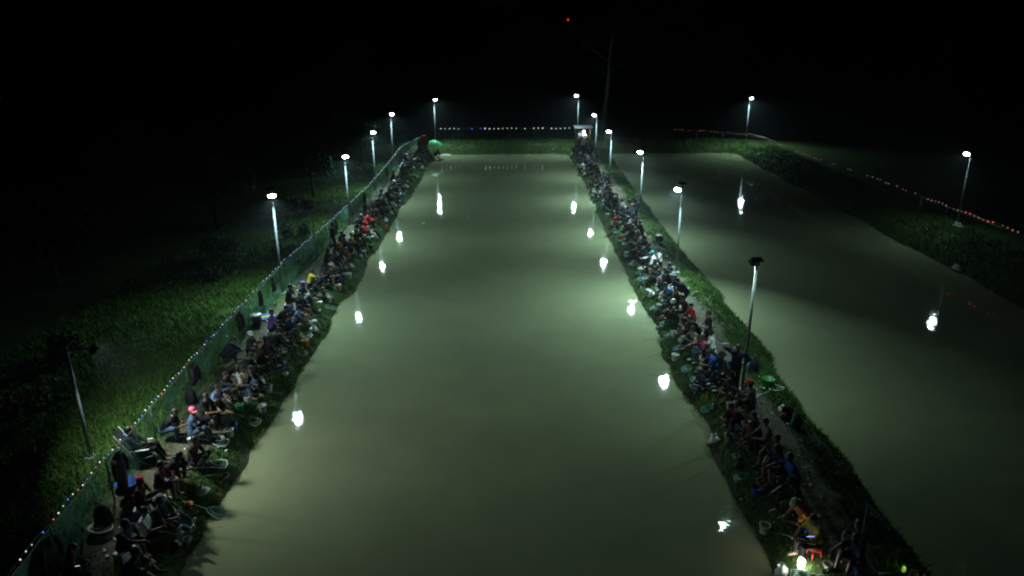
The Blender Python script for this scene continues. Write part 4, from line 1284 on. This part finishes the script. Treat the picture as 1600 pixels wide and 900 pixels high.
# ------------------------------------------------------------------ vegetation
def leaf_mat(name, cols):
    m, nt, b = nodes_of(name)
    n = noise(nt, 2.2, 4, .7)
    r = ramp(nt, n.outputs['Fac'], [(.25, cols[0]), (.5, cols[1]), (.78, cols[2])])
    nt.links.new(r.outputs[0], b.inputs['Base Color'])
    b.inputs['Roughness'].default_value = .75; b.inputs['Specular IOR Level'].default_value = .15
    return m
GR = leaf_mat('grass_blades', [(.036, .080, .020), (.080, .150, .034), (.135, .185, .055)])
GR2 = leaf_mat('bright_grass', [(.036, .086, .013), (.068, .145, .022), (.120, .195, .036)])
LEAF = leaf_mat('dark_leaves', [(.012, .028, .010), (.024, .050, .016), (.045, .078, .022)])
LEAF2 = leaf_mat('dry_leaves', [(.030, .034, .014), (.060, .056, .022), (.090, .078, .030)])
def blades(name, pts, hmin, hmax, w, m, label, lean=.6):
    n = len(pts)
    hgt = RNG.uniform(hmin, hmax, n) * (0.55 + .75 * vnoise(pts[:, 0], pts[:, 1], .9, 12))
    a = RNG.uniform(0, 2 * np.pi, n); b_ = RNG.uniform(0, 2 * np.pi, n)
    ww = w * RNG.uniform(.6, 1.3, n)
    sx, sy = np.cos(a) * ww, np.sin(a) * ww
    lx, ly = np.cos(b_) * hgt * lean * RNG.uniform(.3, 1.2, n), np.sin(b_) * hgt * lean * RNG.uniform(.3, 1.2, n)
    z0 = pts[:, 2] - .02
    P = lambda f, k, g: np.stack([pts[:, 0] + lx * f + sx * k, pts[:, 1] + ly * f + sy * k, z0 + hgt * g], 1)
    Vv = np.stack([P(0, -1, 0), P(0, 1, 0), P(.35, .8, .6), P(.35, -.8, .6), P(1, .12, .95), P(1, -.12, .95)], 1).reshape(-1, 3)
    base = np.arange(n) * 6
    Qq = np.concatenate([np.stack([base, base + 1, base + 2, base + 3], 1), np.stack([base + 3, base + 2, base + 4, base + 5], 1)])
    o = link(name, np_mesh(name, Vv, Qq, m)); tag(o, label, kind='stuff'); return o
def scatter(x0, x1, y0, y1, dens, keep):
    n = int((x1 - x0) * (y1 - y0) * dens)
    x = RNG.uniform(x0, x1, n); y = RNG.uniform(y0, y1, n)
    k = keep(x, y); x, y = x[k], y[k]
    return np.stack([x, y, height(x, y)], 1)
def slope_keep(x, y):
    d1, d2 = shore(x, y); d = np.minimum(d1, d2)
    cl = vnoise(x, y, .55, 14) * .6 + vnoise(x, y, .2, 15) * .4
    return (d > -.06) & (cl > .30) & (RNG.random(len(x)) > dirt_mask(x, y) * 1.1) & (d < 4)
near = np.concatenate([scatter(-9.1, -7.6, 11.5, 34, 420, slope_keep), scatter(-9.1, -7.6, 34, 76, 170, slope_keep)])
blades('bank_grass', near, .07, .20, .011, GR, 'rough dark grass on the left bank slope', .9)
near = np.concatenate([scatter(5.8, 7.2, 11.5, 34, 420, slope_keep), scatter(5.6, 7.2, 34, 76, 170, slope_keep)])
blades('bank_grass', near, .07, .20, .011, GR, 'rough dark grass on the middle berm slope facing the anglers', .9)
near = np.concatenate([scatter(8.0, 10.2, 11.5, 34, 330, slope_keep), scatter(7.6, 10.2, 34, 78, 140, slope_keep)])
blades('berm_grass', near, .08, .22, .013, GR2, 'bright green grass along the second pond side of the berm', .8)
blades('strip_grass', scatter(-10.8, -9.0, 11, 72, 170, slope_keep), .05, .14, .011, GR, 'short patchy grass between the left row and the fence', .9)
def sparse_keep(x, y):
    return (vnoise(x, y, .7, 31) * .6 + vnoise(x, y, .25, 32) * .4 > .52) & (np.minimum(*shore(x, y)) > .8)
blades('path_grass', np.concatenate([scatter(7.2, 8.8, 11.5, 45, 190, sparse_keep), scatter(-10.3, -9.1, 11.5, 45, 170, sparse_keep), scatter(7.0, 8.8, 45, 75, 70, sparse_keep)]), .03, .10, .010, GR, 'thin trampled grass in patches on the trodden strips', 1.0)
blades('far_bank_grass', scatter(-9, 24, 74.6, 80, 90, slope_keep), .10, .26, .022, GR, 'grass on the far bank beneath the string lights', .8)
blades('right_bank_grass', scatter(22.6, 27, 28, 78, 110, slope_keep), .10, .30, .020, GR, 'grass on the right bank of the second pond', .8)
def field_keep(x, y):
    cl = vnoise(x, y, 1.6, 16) * .6 + vnoise(x, y, .5, 17) * .4
    return (cl > .13) & (RNG.random(len(x)) < np.clip(1.25 - (-10 - x) / 9, .12, 1))
blades('field_grass', np.concatenate([scatter(-19, -10.5, 12, 40, 260, field_keep), scatter(-19, -10.3, 40, 76, 110, field_keep)]), 0.10, .30, .015, GR2, 'tall green grass in the field beyond the left fence', .8)

def leaf_cloud(centers, radii, n, size, sq=.75):
    centers = np.asarray(centers, float); radii = np.asarray(radii, float)
    k = RNG.choice(len(centers), n, p=radii ** 2 / (radii ** 2).sum())
    d = RNG.normal(size=(n, 3)); d /= np.linalg.norm(d, axis=1)[:, None]
    r = radii[k] * RNG.uniform(.55, 1.08, n) ** .6
    p = centers[k] + d * r[:, None] * np.array([1, 1, sq])
    u = RNG.normal(size=(n, 3)); u /= np.linalg.norm(u, axis=1)[:, None]
    v = np.cross(u, RNG.normal(size=(n, 3))); v /= np.linalg.norm(v, axis=1)[:, None]
    s1 = (size * RNG.uniform(.6, 1.4, n))[:, None]; s2 = s1 * .45
    Vv = np.stack([p - u * s1, p + v * s2, p + u * s1, p - v * s2], 1).reshape(-1, 3)
    b0 = np.arange(n) * 4
    return Vv, np.stack([b0, b0 + 1, b0 + 2, b0 + 3], 1)
def tree(x, y, h, rad, label, m=LEAF, n=2600, size=.16, trunk_frac=.35, tr_r=.14):
    z0 = hz(x, y); t = empty('tree', (x, y, z0)); tag(t, label, 'tree', 'trees and bushes in the dark beyond the fences')
    b_ = MB(); tx, ty = random.uniform(-.3, .3), random.uniform(-.3, .3)
    b_.tube([(0, 0, -.2), (tx * .3, ty * .3, h * .3), (tx, ty, h * .8)], [tr_r, tr_r * .75, tr_r * .3], 8)
    cs, rs = [], []
    for k in range(9):
        a = random.uniform(0, 6.28); q = random.uniform(.25, .8) * rad
        c = Vector((math.cos(a) * q + tx, math.sin(a) * q + ty, h * random.uniform(trunk_frac + .12, .88)))
        b_.tube([(tx * .6, ty * .6, h * trunk_frac), c * .6 + Vector((0, 0, h * .12)), c], [tr_r * .5, tr_r * .3, tr_r * .12], 5)
        cs.append(c); rs.append(rad * random.uniform(.28, .52))
    b_.build('trunk', M['bark'], t, True)
    Vv, Qq = leaf_cloud(cs, rs, n, size); link('crown', np_mesh('crown', Vv, Qq, m), t)
def shrub(x, y, h, label, m=LEAF, n=900):
    z0 = hz(x, y); t = empty('shrub', (x, y, z0)); tag(t, label, 'shrub', 'trees and bushes in the dark beyond the fences')
    b_ = MB(); cs, rs = [], []
    for k in range(6):
        a = random.uniform(0, 6.28); c = Vector((math.cos(a) * h * .5, math.sin(a) * h * .5, h * random.uniform(.35, .7)))
        b_.tube([(0, 0, -.05), c * .5, c], [.03, .02, .008], 5); cs.append(c); rs.append(h * random.uniform(.25, .42))
    b_.build('stems', M['bark'], t, True)
    Vv, Qq = leaf_cloud(cs, rs, n, .10); link('foliage', np_mesh('foliage', Vv, Qq, m), t)
tree(-14.5, 52, 4.6, 2.3, 'bushy tree in the dark behind the second and third left lamps')
tree(-13.2, 64, 4.2, 2.0, 'small round tree behind the fourth left lamp')
tree(-10.9, 69.5, 3.2, 1.2, 'small tree at the far bend of the left fence')
tree(-18.5, 44, 5.0, 2.6, 'dark spreading tree in the field left of the second lamp')
tree(-22, 33, 4.2, 2.4, 'dim low tree deep in the field at the left')
tree(-27, 48, 5.2, 3.0, 'barely visible tree far into the dark field')
tree(-16, 74, 4.8, 2.4, 'dark tree beyond the far left corner')
for k, (x, y, h, m, lab) in enumerate((
    (-13.0, 16.2, .9, LEAF2, 'dry brown bush at the foot of the near left pole'), (-14.5, 14.0, 1.0, LEAF2, 'dry brown bush at the bottom left corner'),
    (-12.6, 40.5, 1.0, LEAF, 'dark shrub behind the fence between first and second left lamps'), (-13.8, 46.0, 1.2, LEAF2, 'reddish dry shrub left of the second left lamp'),
    (-15.5, 37.0, 1.3, LEAF, 'dark shrub in the grass left of the nearest lit lamp'), (-14.2, 33.0, 1.0, LEAF, 'low shrub behind the nearest lit left lamp'),
    (-11.8, 57.0, 1.3, LEAF, 'shrub close behind the fence by the third left lamp'), (-16.5, 24.0, 1.1, LEAF, 'dark shrub in the field above the near left pole'),
    (-15.0, 19.5, 1.0, LEAF2, 'brown shrub in the shadowed field at the left edge'), (-12.0, 36.5, .8, LEAF2, 'small dry shrub just behind the left fence'))):
    shrub(x, y, h, lab, m)
# litter on the banks and bits floating on the water
def flecks(name, pts, size, m, label):
    n = len(pts); a = RNG.uniform(0, 6.28, n); s1 = size * RNG.uniform(.5, 1.6, n); s2 = s1 * RNG.uniform(.3, .9, n)
    u = np.stack([np.cos(a), np.sin(a), RNG.uniform(-.2, .2, n)], 1) * s1[:, None]; v = np.stack([-np.sin(a), np.cos(a), RNG.uniform(-.2, .2, n)], 1) * s2[:, None]
    up = np.array([0, 0, 1.]) * (s1 * .35)[:, None]
    Vv = np.stack([pts - u, pts - v, pts + u, pts + v, pts + up], 1).reshape(-1, 3); b0 = np.arange(n) * 5
    Qq = np.concatenate([np.stack([b0 + i, b0 + (i + 1) % 4, b0 + 4], 1) for i in range(4)])
    tag(link(name, np_mesh(name, Vv, Qq, m)), label, kind='stuff')
lit_keep = lambda x, y: np.minimum(*shore(x, y)) > .35
lp_ = np.concatenate([scatter(-10.0, -8.0, 12, 74, 2.4, lit_keep), scatter(6.2, 8.6, 12, 74, 2.0, lit_keep)]); lp_[:, 2] += .03
flecks('litter', lp_, .045, PL_['white'], 'scraps of white litter scattered along both rows of anglers')
dn_ = lambda x, y: (np.minimum(*shore(x, y)) < -.05) & (RNG.random(len(x)) < np.exp(np.minimum(*shore(x, y)) * 2.2) * .8)
fp_ = np.concatenate([scatter(WL, WR, 13, 75, .9, dn_), scatter(PL, PR, 18, 75, .5, dn_)]); fp_[:, 2] = .004
flecks('floating_debris', fp_, .035, LEAF2, 'leaves and scum floating near the pond edges')

# tall pale-stemmed tree beyond the shelter
x, y = 10.4, 80.6; z0 = hz(x, y)
t = empty('tree', (x, y, z0)); tag(t, 'tall pale bare tree rising into the dark behind the berm lamps', 'tree')
b_ = MB(); b_.tube([(-.3, 0, -.2), (-.1, 0, 2.5), (.1, 0, 6), (.2, 0, 9), (.6, 0, 11.5), (1.2, .2, 13.5)], [.30, .24, .18, .13, .09, .04], 10)
b_.tube([(.18, 0, 8), (-1.2, .2, 9.0), (-2.4, .3, 9.9)], [.09, .06, .02], 6); b_.tube([(.15, 0, 7), (1.6, -.2, 7.9), (3.2, 0, 8.3)], [.08, .05, .02], 6)
b_.build('trunk', mat('pale_bark', (.13, .13, .12), .9, 0, .3, 4), t, True)
Vv, Qq = leaf_cloud([(1.2, .2, 13.2), (.6, 0, 12.2), (-2.3, .3, 9.9), (3.1, 0, 8.4), (.4, 0, 11.2)], [.9, .7, .6, .6, .6], 700, .14); link('crown', np_mesh('crown', Vv, Qq, LEAF), t)


# ------------------------------------------------------------------ thin haze added to stand in for lens bloom round the lamps
hm = bpy.data.materials.new('haze'); hm.use_nodes = True
hn = hm.node_tree; hn.nodes.clear()
ho = hn.nodes.new('ShaderNodeOutputMaterial'); hv = hn.nodes.new('ShaderNodeVolumePrincipled')
hv.inputs['Color'].default_value = (.9, .96, 1, 1); hv.inputs['Density'].default_value = 0.0006
hv.inputs['Anisotropy'].default_value = 0.6
hn.links.new(hv.outputs[0], ho.inputs['Volume'])
mb = MB(); mb.box((0, 1800, 9.5), (5800, 5400, 27)); tag(mb.build('haze', hm), 'faint haze added to give a lens-like glow round the lamps', kind='stuff')
